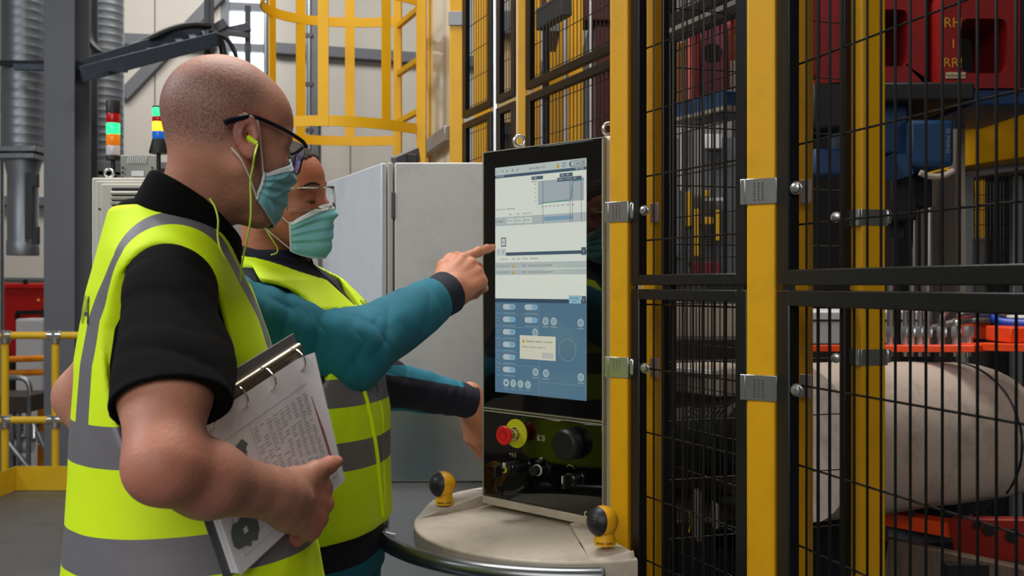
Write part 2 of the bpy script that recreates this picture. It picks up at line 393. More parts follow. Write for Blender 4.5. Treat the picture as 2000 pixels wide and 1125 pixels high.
MB().tube(bez([P(5, 738, d-.3), P(40, 738, d-.3), P(55, 748, d-.3), P(60, 770, d-.3)], 6), .025, 10).build('curved_handle', GALV, t)
d = 9.0
t = thing('ramp_rail', 'bent galvanised tube sloping down behind kick plate, left', 'handrail', (P(40, 0, d).x, d, HF))
MB().tube([P(5, 850, d), P(30, 882, d), P(62, 920, d), P(64, 942, d)], .026, 10).build('tube', GALV, t)
MB().tube(bez([P(64, 945, d), P(74, 925, d), P(82, 922, d), P(86, 930, d)], 6), .028, 10).build('tube', GALV, t)
MB().cyl(P(64, 942, d), (P(64, 0, d).x, d, HF), .026).build('leg', GALV, t)
t = thing('ramp_rail', 'bent galvanised tube sloping down in front of orange crates', 'handrail', (P(90, 0, d).x, d, HF))
MB().tube([P(60, 820, d+.2), P(66, 838, d+.1), P(66, 860, d)], .026, 10).build('tube', GALV, t)
MB().tube([P(74, 843, d), P(98, 896, d), P(98, 928, d)], .030, 10).build('tube', GALV, t)
MB().cyl(P(98, 926, d), (P(98, 0, d).x, d, HF), .030).build('leg', GALV, t)
d = 9.9
for i, (y0, y1, lab) in enumerate(((788, 868, 'orange ribbed plastic crate, upper of the stack behind the railing'), (868, 945, 'orange ribbed plastic crate, lower of the stack behind the railing'))):
    x0, x1 = P(72, 0, d).x, P(150, 0, d).x; z1, z0 = P(0, y0, d).z, P(0, y1, d).z
    if i == 1: z0 = z1-.42
    t = thing('plastic_crate', lab, 'crate', ((x0+x1)/2, d, z0), 'orange crates behind the railing')
    MB().box(((x0+x1)/2, d+.3, (z0+z1)/2), (x1-x0, .6, z1-z0-.01)).build('body', ORANGE, t, .012)
    for j in range(6): MB().box(((x0+x1)/2+.07, d-.015, z0+.05+(z1-z0-.1)*j/5), (.24, .03, .02), Matrix.Rotation(.25, 3, 'Y')).build('rib', ORANGE, t)
    if i == 0: MB().box(((x0+x1)/2+.03, d+.3, z1+.05), (x1-x0-.08, .5, .1)).build('lid', ORANGE, t, .012)
t = thing('pallet_base', 'dark base under the orange crates', 'pallet', ((x0+x1)/2, d, HF))
MB().box(((x0+x1)/2, d+.3, (HF+z0)/2), (x1-x0+.1, .7, z0-HF-.005)).build('body', DARK, t)

# ------------------------------------------------------------------ yellow safety railing and kick plate on the platform edge
RAILY = M('railing_yellow', '#c9a31a', .4, var=.05)
yr = 6.9
def rail_thing(name, label, posts, ends, zr=(1.09, .49)):
    pa, pb = Vector(ends[0]), Vector(ends[1]); t = thing(name, label, 'railing', tuple((pa+pb)/2))
    for q in posts:
        MB().cyl((q[0], q[1], .0), (q[0], q[1], zr[0]), .026, 16).build('post', RAILY, t)
        for z in zr:
            MB().cyl((q[0], q[1], z-.055), (q[0], q[1], z+.034), .034, 16).build('clamp', ZINC, t)
            dr = (pb-pa).normalized()*.05
            MB().cyl(Vector((q[0], q[1], z))-dr, Vector((q[0], q[1], z))+dr, .034, 16).build('clamp', ZINC, t)
    for z in zr: MB().cyl(pa+Vector((0, 0, z)), pb+Vector((0, 0, z)), .026, 16).build('rail', RAILY, t)
    return t
rc = P(4, 0, yr).x+.02
rail_thing('safety_railing', 'yellow tube railing across the back of the platform, left of bald man', [(rc, yr), (P(108, 0, yr).x, yr), (P(240, 0, yr).x, yr)], [(rc, yr, 0), (P(300, 0, yr).x, yr, 0)])
rail_thing('safety_railing', 'yellow tube railing at far left picture edge coming toward the camera', [(rc-.03, 5.3), (rc-.0, 3.4)], [(rc, yr-.09, 0), (rc-.0, 3.2, 0)])
t = thing('kick_plate', 'yellow kick plate along the platform edge under the railing', 'kick plate', (-2.5, yr, 0))
MB().box(((rc+.1+P(330, 0, yr).x)/2, yr-.04, .085), (P(330, 0, yr).x-rc-.1, .008, .17)).build('back_plate', RAILY, t, .002)
MB().box((rc+.1, (yr+3)/2-.02, .085), (.008, yr-3-.05, .17)).build('side_plate', RAILY, t, .002)

# ------------------------------------------------------------------ beige control cabinet with signal towers behind the bald man
d = 3.6
x0, x1, zt = P(186, 0, d).x, P(420, 0, d).x, P(0, 345, d).z
t = thing('control_cabinet', 'beige control cabinet with louvres behind the bald man', 'cabinet', ((x0+x1)/2, d, 0))
MB().box(((x0+x1)/2-.012, d+.28, zt/2), (x1-x0+.03, .5, zt)).build('body', BEIGE, t, .006)
MB().box(((x0+x1)/2, d+.012, zt/2), (x1-x0-.0, .02, zt-.03)).build('door', BEIGE, t, .004)
zz = P(0, 360, d).z; xa, xb = P(200, 0, d).x, P(300, 0, d).x
fr = MB().box(((xa+xb)/2, d-.004, zz-.25), (xb-xa, .02, .5)).build('filter_frame', BEIGE, t, .004)
k = MB(); lz0, lz1 = P(0, 373, d).z, P(0, 408, d).z; la, lb = P(222, 0, d).x, P(278, 0, d).x
k.box(((la+lb)/2, d-.0145, (lz0+lz1)/2-.05), (lb-la, .004, lz0-lz1+.12)); k.build('louvre_recess', DARK, fr)
for i in range(9):
    z = lz0-.009-i*.0185; MB().box(((la+lb)/2, d-.02, z), (lb-la+.004, .012, .009), Matrix.Rotation(.5, 3, 'X')).build('louvre', BEIGE, fr)
MB().cyl(P(194, 408, d-.005), P(194, 408, d+.01), .004, 10).build('screw', DGREY, t)
def eyebolt(c, r, rr, label, yaw=0):
    t = thing('eyebolt', label, 'eyebolt', tuple(c))
    R = Matrix.Rotation(yaw, 3, 'Z'); pts = [Vector(c)+Vector((0, 0, r+rr*1.3))+R @ Vector((r*math.cos(a), 0, r*math.sin(a))) for a in [2*PI*i/24 for i in range(25)]]
    MB().tube(pts, rr, 10, False).build('ring', ZINC, t); MB().lathe([(rr*1.9, 0), (rr*1.9, rr*.8), (rr*1.2, rr*1.4)], c).build('collar', ZINC, t); return t
eyebolt((P(191, 0, d).x, d+.1, zt), .016, .0055, 'galvanised lifting eyebolt on the beige cabinet left corner')
def tower(px, d, y_top, y_seg, y_pole, segs, label, wpx, cone=False):
    x = P(px, 0, d).x; r = wpx/2/F*d; zb = zt
    t = thing('signal_tower', label, 'signal light', (x, d, zb))
    MB().cyl((x, d, zb), (x, d, P(0, y_seg[-1], d).z), r*.32, 14).build('pole', DARK, t)
    MB().lathe([(r*.6, 0), (r*.6, .02), (r*.35, .025)], (x, d, zb)).build('foot', DARK, t)
    for i, (mt) in enumerate(segs):
        z1, z0 = P(0, y_seg[i], d).z, P(0, y_seg[i+1], d).z
        pr = [(r*.96, z0), (r, z0+.003), (r, z1-.003), (r*.96, z1)]
        if mt is DARK: pr = [(r*1.02, z0), (r*1.02, z1-.003), (r*.97, z1)]
        if cone and i == len(segs)-1: pr = [(r*1.5, z0), (r*1.5, z0+.01), (r, z1)]
        MB().lathe(pr, (x, d, 0), n=24).build('cap' if i == 0 and mt is DARK else ('base' if mt is DARK else 'lamp_segment'), mt, t)
    return t
LR = M('lens_red', '#a01218', .25, var=0, trans=.3, emit='#a00812', es=.25); LG = M('lens_green_lit', '#20c060', .25, var=0, emit='#2cff88', es=1.6)
LO = M('lens_orange', '#d9760c', .25, var=0, emit='#d9760c', es=.3); LW = M('lens_clear', '#d8d4d6', .2, var=0, trans=.3)
LOL = M('lens_orange_lit', '#ffb020', .25, var=0, emit='#ffb020', es=2.2); LB = M('lens_blue', '#1560c0', .25, var=0, emit='#1560c0', es=.35)
tower(221, 3.75, 197, [197, 222, 241, 263, 285, 304, 313], 343, [DARK, LR, LG, LO, LW, DARK], 'signal tower with black cap over red, green, orange and clear lamps', 26)
tower(310, 3.85, 208, [208, 211, 228, 238, 257, 272, 300], 345, [DARK, LG, LR, LOL, LB, DARK], 'signal tower partly behind the bald head, lit green and orange', 24, True)
d = 3.95
t = thing('terminal_box', 'small clear plastic terminal box on cabinet between the signal towers', 'box', (P(268, 0, d).x, d, zt))
x0, x1, z1 = P(234, 0, d).x, P(303, 0, d).x, P(0, 302, d).z
BOXP = M('clear_grey_plastic', '#a3a79f', .2, var=.1, trans=.35)
MB().box(((x0+x1)/2, d+.03, (zt+z1)/2), (x1-x0, .05, z1-zt)).build('body', BOXP, t, .004)
for i in range(4):
    for s in (0, 1):
        MB().box(((x0+.012 if s == 0 else x1-.012), d, zt+.015+i*.02), (.007, .006, .007)).build('screw', DARK, t)
for i in range(9): MB().bar((x0+.03+i*.009, d, z1-.035), (x0+.036+i*.009, d, z1-.006), .003, .003).build('terminal', WHITE, t)
MB().box(((x0+x1)/2, d+.002, (zt+z1)/2-.012), (.05, .004, .022)).build('label_plate', WHITE, t)
# ------------------------------------------------------------------ yellow caged ladder
def cage_z(y, d=5.38): return CH+(HZ-y)/F*d
NX, NY, FX, FY = P(823, 0, 5.0).x, 5.0, P(777, 0, 5.38).x, 5.38
t = thing('caged_ladder', 'yellow caged access ladder standing behind the grey cabinet', 'ladder', ((NX+FX)/2, (NY+FY)/2, 0))
for (x, y, nm) in ((NX, NY, 0), (FX, FY, 1)):
    MB().box((x, y, 2.1), (.05 if nm == 0 else .042, .05, 4.2)).build('stringer', CAGE, t, .003)
zr = CH+(HZ-130)/F*5.19
for i in range(-6, 8):
    z = zr+i*.265
    MB().bar((FX, FY, z), (NX, NY, z), .026, .030).build('rung', CAGE, t, .002)
cc = Vector((-.93, 5.07, 0))
def cage_pt(a):     # a from 0 (near stringer) to 1 (far stringer) round the left side
    pts = [(NX, NY), (-.66, 4.82), (-.88, 4.73), (-1.10, 4.77), (-1.25, 4.90), (-1.30, 5.07), (-1.25, 5.24), (-1.10, 5.36), (-.90, 5.40), (-.75, 5.40), (FX, FY)]
    return pts
cp = bez([(x, y, 0) for x, y in cage_pt(0)], 6)
def strip(pts, z, h, th=.008):
    vs = []; k = len(pts)
    for i, p in enumerate(pts):
        d = (pts[min(i+1, k-1)]-pts[max(i-1, 0)]).normalized(); n = Vector((d.y, -d.x, 0))*th/2
        vs += [p+n+Vector((0, 0, z-h/2)), p+n+Vector((0, 0, z+h/2)), p-n+Vector((0, 0, z+h/2)), p-n+Vector((0, 0, z-h/2))]
    fs = [(4*i+a, 4*i+(a+1) % 4, 4*i+4+(a+1) % 4, 4*i+4+a) for i in range(k-1) for a in range(4)]+[(0, 1, 2, 3), (4*k-1, 4*k-2, 4*k-3, 4*k-4)]
    return MB().add(vs, fs)
zb = CH+(HZ-253)/F*5.0; z2 = cage_z(42)
for z in (zb, z2, z2+.72): strip(cp, z, .052).build('hoop', CAGE, t)
straps = [(637, 1), (748, 1), (531, 0), (585, 0), (683, 0)]
for px, front in straps:
    k = (px-1000)/F; best = None
    for i, p in enumerate(cp):
        isf = p.y < 5.07
        if bool(front) != isf: continue
        e = abs(p.x-k*p.y)
        if best is None or e < best[0]: best = (e, i)
    p = cp[best[1]]; q = cp[min(best[1]+1, len(cp)-1)]; dr = (q-p).normalized()
    R = Matrix((dr, Vector((-dr.y, dr.x, 0)), Vector((0, 0, 1)))).transposed()
    wdt = .125 if px in (531, 585, 683) and False else (.052 if px != 748 else .05)
    z0 = zb-.026
    MB().box((p.x, p.y, (z0+4.4)/2), (wdt, .007, 4.4-z0), R).build('strap', CAGE, t)
ladder = t
# ------------------------------------------------------------------ polished cream guard panel and grey strut to the right of the ladder
SHP = M('glossy_cream_panel', '#e6cc98', .20, .0, var=.03, scale=3, coat=1.0, spec=.9, bump=.1, bscale=6)
a, b = Vector((P(834, 0, 5.6).x, 5.6, 0)), Vector((P(892, 0, 4.9).x, 4.9, 0))
t = thing('guard_sheet', 'glossy cream sheet panel between yellow ladder and mesh fence', 'panel', tuple((a+b)/2))
MB().bar(a+Vector((0, 0, 1.9)), b+Vector((0, 0, 1.9)), .03, 3.8).build('sheet', SHP, t, .003)
q = b.copy(); MB().box((P(838, 0, 5.45).x, 5.45, 2.1), (.012, .03, 4.2)).build('edge_strip', CAGE, t)
for s in (.45,): 
    MB().bar(a.lerp(b, 0)+Vector((-.05, -.05, CH+(HZ-292)/F*5.3)), b+Vector((-.04, -.03, CH+(HZ-262)/F*4.9)), .04, .075).build('strut', GALV, t, .003)
# overhead light grey bits behind the cabinet top
MB().bar(P(770, 322, 4.5), P(815, 302, 4.7), .03, .07).build('foot_bracket', GREYS, ladder, .003)
MB().box(P(806, 312, 4.6), (.05, .05, .05)).build('foot_block', DARK, ladder, .004)

# ------------------------------------------------------------------ grey electrical cabinet behind the console
d = 3.2; X0 = P(757, 0, d).x; X1 = .12
SL = Vector((P(640, 0, 3.87).x, 3.87, 0)); SR = Vector((X0, d, 0))
zt = CH+(HZ-319)/F*d; zd = CH-(786-HZ)/F*d; zp = CH-(938-HZ)/F*d
t = thing('electrical_cabinet', 'large light grey steel cabinet behind console and pointing man', 'cabinet', (-.1, 3.5, 0))
body = [(X0, d+.02), (X1, d+.02), (X1, 3.9), (SL.x+.02, 3.9), (SL.x+.01, 3.87)]
MB().prism(body, zd+.0, zt-.004, ex=(1, 0, 0), ey=(0, 1, 0), ez=(0, 0, 1)).build('body', M('cabinet_frame_grey', '#8f8f8a', .45, .2, var=.05), t, .004)
xa, xb = P(772, 0, d).x, P(949, 0, d).x
dr = MB().box(((xa+.02)/2, d-.005, (zt+zd)/2), (.02-xa, .035, zt-zd)).build('door', CAB, t, .005)
for z in (zt-.14, zd+.14): MB().box((xa-.004, d-.012, z), (.012, .03, .085)).build('hinge', DGREY, dr, .002)
for yy in (345, 368): pass
n = (SR-SL).normalized(); nn = Vector((-n.y, n.x, 0)); nn = nn if nn.y < 0 else -nn
k = MB(); k.bar(SL+nn*.012+Vector((0, 0, (zt+zd)/2)), SR-n*.0+nn*.012+Vector((0, 0, (zt+zd)/2)), .02, zt-zd-.0); sd = k.build('side_door', CABS, t, .004)
MB().box((P(763, 0, d-.01).x, d-.006, (zt+zd)/2), (P(768, 0, d).x-P(757, 0, d).x, .03, zt-zd)).build('corner_post', M('cabinet_corner', '#a3a098', .5, var=.04), t, .004)
pl = MB().prism([(X0-.03, d-.02), (X1, d-.02), (X1, 3.88), (SL.x, 3.88)], zp, zd-.012, ex=(1, 0, 0), ey=(0, 1, 0), ez=(0, 0, 1)).build('plinth_sheet', M('polished_plinth', '#b9bbb6', .22, .9, var=.12, scale=5, dirt='#6b5c40', dirt_amt=.35, dirt_scale=4, bump=.25, bscale=8), t, .004)
MB().box(((X0+X1)/2, d+.01, zd-.008), (X1-X0, .08, .014)).build('drip_strip', ZINC, t)
MB().prism([(X0-.03, d-.0), (X1, d-.0), (X1, 3.88), (SL.x, 3.88)], 0, zp-.006, ex=(1, 0, 0), ey=(0, 1, 0), ez=(0, 0, 1)).build('base', M('speckled_grey_base', '#9a9c9d', .6, var=.15, scale=160), t, .004)
c = P(655, 446, 3.72)
t = thing('padlock', 'small dark blue lock handle on the cabinet side behind the mask', 'lock', tuple(c))
MB().box(c, (.016, .02, .045)).build('lock_body', M('lock_blue', '#18315e', .35, var=0), t, .006)
MB().tube(arc((c.x, c.y, c.z+.02), .0001, 0, 1, 1)+[], .001).build('pin', ZINC, t) if False else None
MB().tube([c+Vector((-.006, 0, .02)), c+Vector((-.005, 0, .04)), c+Vector((.001, 0, .045)), c+Vector((.006, 0, .04)), c+Vector((.006, 0, .02))], .0025, 8).build('shackle', M('brass', '#c09a3a', .3, .8, var=0), t)
# second cabinet at the far end, only a strip of it shows
d2 = 4.05
t = thing('electrical_cabinet', 'grey cabinet edge showing between the pointing man and side door', 'cabinet', (-.95, d2+.3, 0))
xa2, xb2 = P(560, 0, d2).x, P(634, 0, d2).x
MB().box(((xa2+xb2)/2-.02, d2+.2, .87), (xb2-xa2, .3, 1.74)).build('body', CABS, t, .004)
MB().box((xb2-.02, d2+.035, .87), (.022, .04, 1.72)).build('door_edge', GREYS, t, .003)
# ------------------------------------------------------------------ mesh fences
WSP, HSP = .03, .13
def panel(label, a, b, z0, z1, fw=.03, fd=.02, wr=.0019, hr=.0016, side=-1, zref=None, wsp=WSP, group=None, frames=(1, 1), mt=None, edge=None):
    """mesh panel from a to b (plan points), frame of square tube, wires welded on it"""
    a = Vector((a[0], a[1], 0)); b = Vector((b[0], b[1], 0)); u = (b-a).normalized(); L = (b-a).length
    n = Vector((u.y, -u.x, 0))*side
    t = thing('mesh_fence', label, 'fence panel', tuple((a+b)/2+Vector((0, 0, z0))), group)
    for q, s, on in ((a, 1, frames[0]), (b, -1, frames[1])):
        if not on: continue
        c = q+u*s*fw/2
        k = MB(); R = Matrix((u, Vector((-u.y, u.x, 0)), Vector((0, 0, 1)))).transposed()
        k.box(c+Vector((0, 0, (z0+z1)/2)), (fw, fd, z1-z0), R); fo = k.build('frame_upright', mt or BLK, t, .002)
    for z in (z0+fw*.35, z1-fw*.35):
        MB().bar(a+u*fw*.9+Vector((0, 0, z)), b-u*fw*.9+Vector((0, 0, z)), fd, fw*.7).build('frame_rail', BLK, t, .002)
    k = MB(); x = fw*.62; off = n*(fd/2+wr)
    N = int((L-fw*1.2)/wsp)
    for i in range(N+1):
        p = a+u*(fw*.6+(L-fw*1.2)*i/N)+off
        k.tube([p+Vector((0, 0, z0+.012)), p+Vector((0, 0, z1-.012))], wr, 6)
    zr_ = zref if zref is not None else z0+HSP*.5
    z = zr_-HSP*int((zr_-z0)/HSP)
    while z < z1-.01:
        if z > z0+.01: k.tube([a+u*fw*.35+off*1.15+Vector((0, 0, z)), b-u*fw*.35+off*1.15+Vector((0, 0, z))], hr, 6)
        z += HSP
    o = k.build('wire_mesh', WIRE, t); o['kind'] = 'stuff'
    return t, u, n
def post(label, c, ax, wa, wb, z1, clamps=(), mat=YEL, z0=0, face='#', nut=1, cl_h=.042, txt=True):
    """square post; ax = plan direction of its wide face"""
    ax = Vector((ax[0], ax[1], 0)).normalized(); ay = Vector((-ax.y, ax.x, 0)); c = Vector((c[0], c[1], 0))
    t = thing('fence_post', label, 'fence post', tuple(c))
    R = Matrix((ax, ay, Vector((0, 0, 1)))).transposed()
    MB().box(c+Vector((0, 0, (z0+z1)/2)), (wa, wb, z1-z0), R).build('post_tube', mat, t, .004, seg=3)
    MB().box(c+Vector((0, 0, z0+.006)), (wa*2, wb*1.2, .012), R).build('foot_plate', mat, t, .001)
    for z in clamps:
        e = .003
        cl = MB().box(c-ay*(wb/2+e/2)-ax*.004+Vector((0, 0, z)), (wa+.012, e, cl_h), R)
        cl.box(c+ax*(wa/2+e/2)+Vector((0, 0, z)), (e, wb+.008, cl_h), R)
        cl.box(c-ax*(wa/2+.002)+Vector((0, 0, z)), (e, wb+.008, cl_h), R)
        co = cl.build('clamp', ZINC, t, .001)
        # folded tab and bolt towards the panel
        k = MB().box(c-ay*(wb/2-.006)+ax*(wa/2+.009)+Vector((0, 0, z+.002)), (.013, .016, cl_h*.82), R); k.build('clamp_tab', ZINC, co, .004)
        if txt:
            for row, dx in enumerate((-.010, -.003, .004)):
                k = MB()
                for j in range(7): k.box(c-ay*(wb/2+e+.0004)+ax*dx+Vector((0, 0, z-.014+j*.0045)), (.0032, .0008, .0026), R)
                k.build('stamped_mark', CHROME, co)
    return t
def bolt(c, n, r=.008, t=None):
    n = Vector(n).normalized(); q = n.to_track_quat('Z', 'Y').to_matrix()
    MB().lathe([(r*1.25, 0), (r*1.25, .0015)], c, q, 18).build('washer', ZINC, t)
    MB().lathe([(r, .0015), (r, .005), (r*.8, .008), (r*.3, .0092)], c, q, 14).build('bolt_head', ZINC, t)
    return t
# the near line: post A, panel 1, post B, panel 2
dA, dB = 2.0, 1.63
def plan(px, d): return Vector(((px-1000)/F*d, d, 0))
zA = [CH-(y-HZ)/F*dA for y in (414, 717)]; zB = [CH-(y-HZ)/F*dB for y in (374, 757)]
post('yellow post beside the console, left end of the near fence', plan(1217, 2.015), (.86, -.51), .041, .045, 3.0, zA)
post('yellow post nearest the camera between the two near mesh panels', plan(1494, 1.645), (.86, -.51), .050, .045, 3.0, zB, cl_h=.043)
P1a, P1b = plan(1240, 1.99), plan(1467, 1.66)
P2a, P2b = plan(1527, 1.60), plan(2180, 1.00)
zu = CH-(543-HZ)/F*1.8; zl = CH-(568-HZ)/F*1.8
ZRA = CH+(HZ-470)/F*1.99
NEAR = {}
for (a, b, fwi, s, sp) in ((P1a, P1b, .03, 'near', 1), (P2a, P2b, .036, 'right', 2)):
    nm = 'black mesh panel between the two near yellow posts' if sp == 1 else 'black mesh panel right of the nearest yellow post, toward the camera'
    dm = 1.8 if sp == 1 else 1.3
    zr = ZRA if sp == 1 else CH+(HZ-286)/F*1.60
    pu = panel(nm+', upper half', a, b, CH-.001, 3.0, fw=fwi, zref=zr, side=1 if False else -1, hr=.0018, wr=.0021)
    pl_ = panel(nm+', lower half', a, b, .08, CH-.009, fw=fwi, zref=zr-HSP*14, side=-1, hr=.0018, wr=.0021)
    NEAR[sp] = (pu[0], pl_[0])
# rear posts that the same clamps grip, right behind the frames
SA = post('slim yellow post strip behind the first near mesh panel edge', plan(1277, 2.08), (.86, -.51), .022, .04, 3.0, [], txt=False)
SB = post('slim yellow post strip behind the nearest panel frame', plan(1571, 1.70), (.86, -.51), .022, .04, 3.0, [], txt=False)
for (px, d, ys) in ((1279, 2.045, (415, 718)), (1574, 1.66, (374, 754))):
    for i, y in enumerate(ys):
        c = P(px, y, d); t = SA if px < 1300 else SB
        MB().box(c, (.02, .004, .040), Matrix.Rotation(-.5, 3, 'Z')).build('clamp_plate', M('worn_zinc', '#9b8c8c', .4, .5, var=.06), t, .0008)
nb = (-.93, -.36, 0)
for (px, y, d, t) in ((1259, 411, 1.955, NEAR[1][0]), (1260, 719, 1.955, NEAR[1][1]), (1556, 367, 1.555, NEAR[2][0]), (1557, 762, 1.555, NEAR[2][1])):
    bolt(P(px, y, d), (-.6, -.8, 0), .0085, t)
# cross line from post A back to post C
Ca, Cb = plan(1286, 2.12), plan(1660, 2.26)
CU_ = panel('black mesh panel of the inner cross fence, upper half', Ca, Cb, CH-.002, 3.0, fw=.022, zref=CH+(HZ-243)/F*2.12, side=-1, wr=.0018, hr=.0015)
CL_ = panel('black mesh panel of the inner cross fence, lower half', Ca, Cb, .08, CH-.012, fw=.022, zref=CH+(HZ-243)/F*2.12-HSP*15, side=-1, wr=.0018, hr=.0015)
zC = [CH-(y-HZ)/F*2.2 for y in (424, 699)]
post('yellow corner post behind the right hand mesh panel', plan(1694, 2.24), (.97, .24), .062, .05, 3.0, zC, cl_h=.037, txt=False)
for (y, t) in ((424, CU_[0]), (699, CL_[0])): bolt(P(1633, y, 2.22), (-.3, -.95, 0), .0095, t)
# the far line from the ladder to post C
u0 = Vector((-.24, 4.75, 0)); ud = Vector((.58, -1.35, 0))
def lp(px):
    k = (px-1000)/F; s = (k*u0.y-u0.x)/(ud.x-k*ud.y); return u0+ud*s
SP = 2.245; zr0 = CH+(HZ-149)/F*3.405
GALVY = M('galvanised_edge_yellow', '#d9a822', .35, .2, var=.06)
segs = [(907, 963, 'first narrow far mesh panel right of the ladder'), (973, 1010, 'narrow far mesh panel left of the cream yellow post'), (1031, 1240, 'wide far mesh panel above the console screen'), (1300, 1560, 'far mesh panel seen through the near fence')]
for a, b, lab in segs:
    for z0, z1, q in ((.1, SP-.012, 'lower part'), (SP+.012, 3.7, 'upper part')):
        panel(lab+', '+q, lp(a), lp(b), z0, z1, fw=.045, fd=.025, zref=zr0-HSP*(9 if z0 < 1 else 0), side=-1, wr=.002, hr=.002)
def post2(px, w, label, mat, dy=.0, ax=(1, 0)):
    c = lp(px); return post(label, c+Vector((0, dy, 0)), ax, w, .05, 3.9, [], mat=mat, txt=False)
pa = post2(892, .068, 'yellow post at the right of the cream guard panel', YEL)
for z in [CH+(HZ-40)/F*4.84]:
    c = lp(892); MB().box((c.x-.0, c.y-.03, z), (.078, .006, .07)).build('clamp', M('dull_zinc', '#8f9294', .5, .4, var=.05), pa, .002)
post2(968, .020, 'thin bright aluminium upright in the far mesh fence', M('bright_aluminium', '#c9cfd4', .3, .6, var=.03))
pc_ = post2(1020, .040, 'cream and yellow post behind the console left corner', YEL)
c = lp(1014); MB().box((c.x-.004, c.y-.03, 1.95), (.018, .006, 3.9)).build('aluminium_strip', M('cream_strip', '#d6c9ac', .4, var=.03), pc_)
post2(1270, .05, 'yellow far fence post half hidden by near post', YEL)
# ------------------------------------------------------------------ operator console
O0 = Vector((-.0353, 2.31, 0)); CU = Vector((.737, -.676, 0)).normalized(); CN = Vector((CU.y, -CU.x, 0))
if CN.y > 0: CN = -CN
UP = Vector((0, 0, 1))
CR = Matrix((CU, -CN, UP)).transposed()        # local x along face, y into the console
def cpt(s, z, o=0): return O0+CU*s+CN*o+UP*z
CBEI = M('console_beige', '#b7ac9b', .5, var=.05, scale=4, dirt='#6b5a50', dirt_amt=.35, dirt_scale=6, bump=.12, bscale=400)
BEZ = M('glossy_black_glass', '#050505', .04, var=0, spec=.6, coat=.5)
GASK = M('gasket_grey_green', '#8c8b78', .5, var=0)
KNOB = M('soft_black_plastic', '#17171a', .45, var=.05, bump=.2, bscale=300)
con = thing('operator_console', 'beige operator console with tall touch screen and black control panel', 'console', (O0+CU*.139-CN*.1+UP*0))
S0, S1 = -.045, .338; ZT, ZB = 1.772, .925; DP = .066
MB().box(cpt((S0+S1)/2, (ZT+ZB)/2, -DP/2-.006), (S1-S0, DP, ZT-ZB), CR).build('housing', CBEI, con, .012, seg=4)
pnl = MB().box(cpt(.139, (1.765+1.157)/2, .0), (.356, .012, 1.765-1.157), CR).build('display_panel', BEZ, con, .002)
lp_ = MB().box(cpt(.139, (1.147+.947)/2, .0), (.356, .012, .2), CR).build('button_panel', BEZ, con, .002)
k = MB()
for z in (1.1555, 1.1485): k.box(cpt(.139, z, .0005), (.362, .012, .0022), CR)
for s in (-.0405, .3185): k.box(cpt(s, 1.355, .0), (.003, .014, .82), CR)
k.box(cpt(.139, 1.7665, .0005), (.362, .012, .002), CR)
k.build('panel_edging', GASK, con)
MB().box(cpt(.139, .9355, .001), (.362, .016, .018), CR).build('lower_lip', CBEI, con, .002)
# ---- screen
SCZ1, SCZ0, SW = 1.7265, 1.1965, .274
ZF = .0064
def scr_mat(name, col, e=.75): return M(name, col, .15, var=0, emit=col, es=e, spec=.3)
SM = {}
def sm(col, e=.62):
    k_ = (col, e)
    if k_ not in SM:
        m = bpy.data.materials.new('screen_'+col.strip('#')); m.use_nodes = True; b = m.node_tree.nodes['Principled BSDF']
        b.inputs['Base Color'].default_value = (.01, .01, .01, 1); b.inputs['Roughness'].default_value = .12
        b.inputs['Emission Color'].default_value = (*lin(col), 1); b.inputs['Emission Strength'].default_value = e
        SM[k_] = m
    return SM[k_]
def sbox(mb, x0, y0, x1, y1, lv):   # screen units: x 0..100 (width), y 0..193 from the top
    u = SW/100; c = cpt((x0+x1)/2*u, SCZ1-(y0+y1)/2*u, ZF+lv*.00022)
    return mb.box(c, ((x1-x0)*u, .0002, (y1-y0)*u), CR)
def sblk(name, rects, col, lv, par, e=.62):
    mb = MB()
    for r in rects: sbox(mb, *r, lv)
    return mb.build(name, sm(col, e), par, smooth=False)
SH = (SCZ1-SCZ0)/(SW/100)
scr = sblk('screen', [(0, 0, 100, SH)], '#dfe6da', 0, con, .76)
sblk('header', [(0, 0, 100, 6.8)], '#cfdcd9', 1, scr); sblk('title_bar', [(0, 6.8, 100, 9.3)], '#4b6479', 1, scr)
sblk('alarm_bar', [(12.6, 73.4, 100, 76.2)], '#4b6479', 1, scr); [sblk('alarm_row', [r], '#c6d2cf', 1, scr) for r in ((0, 82, 100, 87.4), (0, 88, 100, 92.6))]
sblk('keypad_bar', [(0, 112.7, 100, 116)], '#3e566c', 2, scr)
sblk('keypad', [(0, 116, 100, SH)], '#5f86a0', 1, scr, .6)
sblk('graph_area', [(49, 15, 97.5, 33.5)], '#b9c4c8', 1, scr); sblk('tool_row', [(0, 43, 100, 50.5)], '#c4d0d0', 1, scr)
[sblk('tag', [r], '#54697a', 3, scr) for r in ((42, 10.7, 54.6, 13.5), (72.5, 10.5, 86, 13.5), (70, 13.8, 95, 17))]
sblk('timing_bar', [(56, 44.8, 86.5, 48.3)], '#8fb4cc', 3, scr)
def sline(pts, wd_, col, lv, name):
    mb = MB(); u = SW/100
    for (a, b), (c, d_) in zip(pts, pts[1:]):
        mb.bar(cpt(a*u, SCZ1-b*u, ZF+lv*.00022), cpt(c*u, SCZ1-d_*u, ZF+lv*.00022), .0003, wd_*u, up=UP if abs(a-c) > abs(b-d_)*.2 else CU)
    return mb.build(name, sm(col), scr, smooth=False)
sline([(49.5, 34.2), (56, 33.4), (70, 33.0), (83.5, 32.6), (84.6, 30), (86, 19), (87.5, 17.6), (97.5, 17.0)], .7, '#3a9e90', 4, 'curve_line')
for x in (54.6, 83.5, 86, 95): sline([(x, 15), (x, 50.5)], .3, '#4b5f75', 4, 'marker_line')
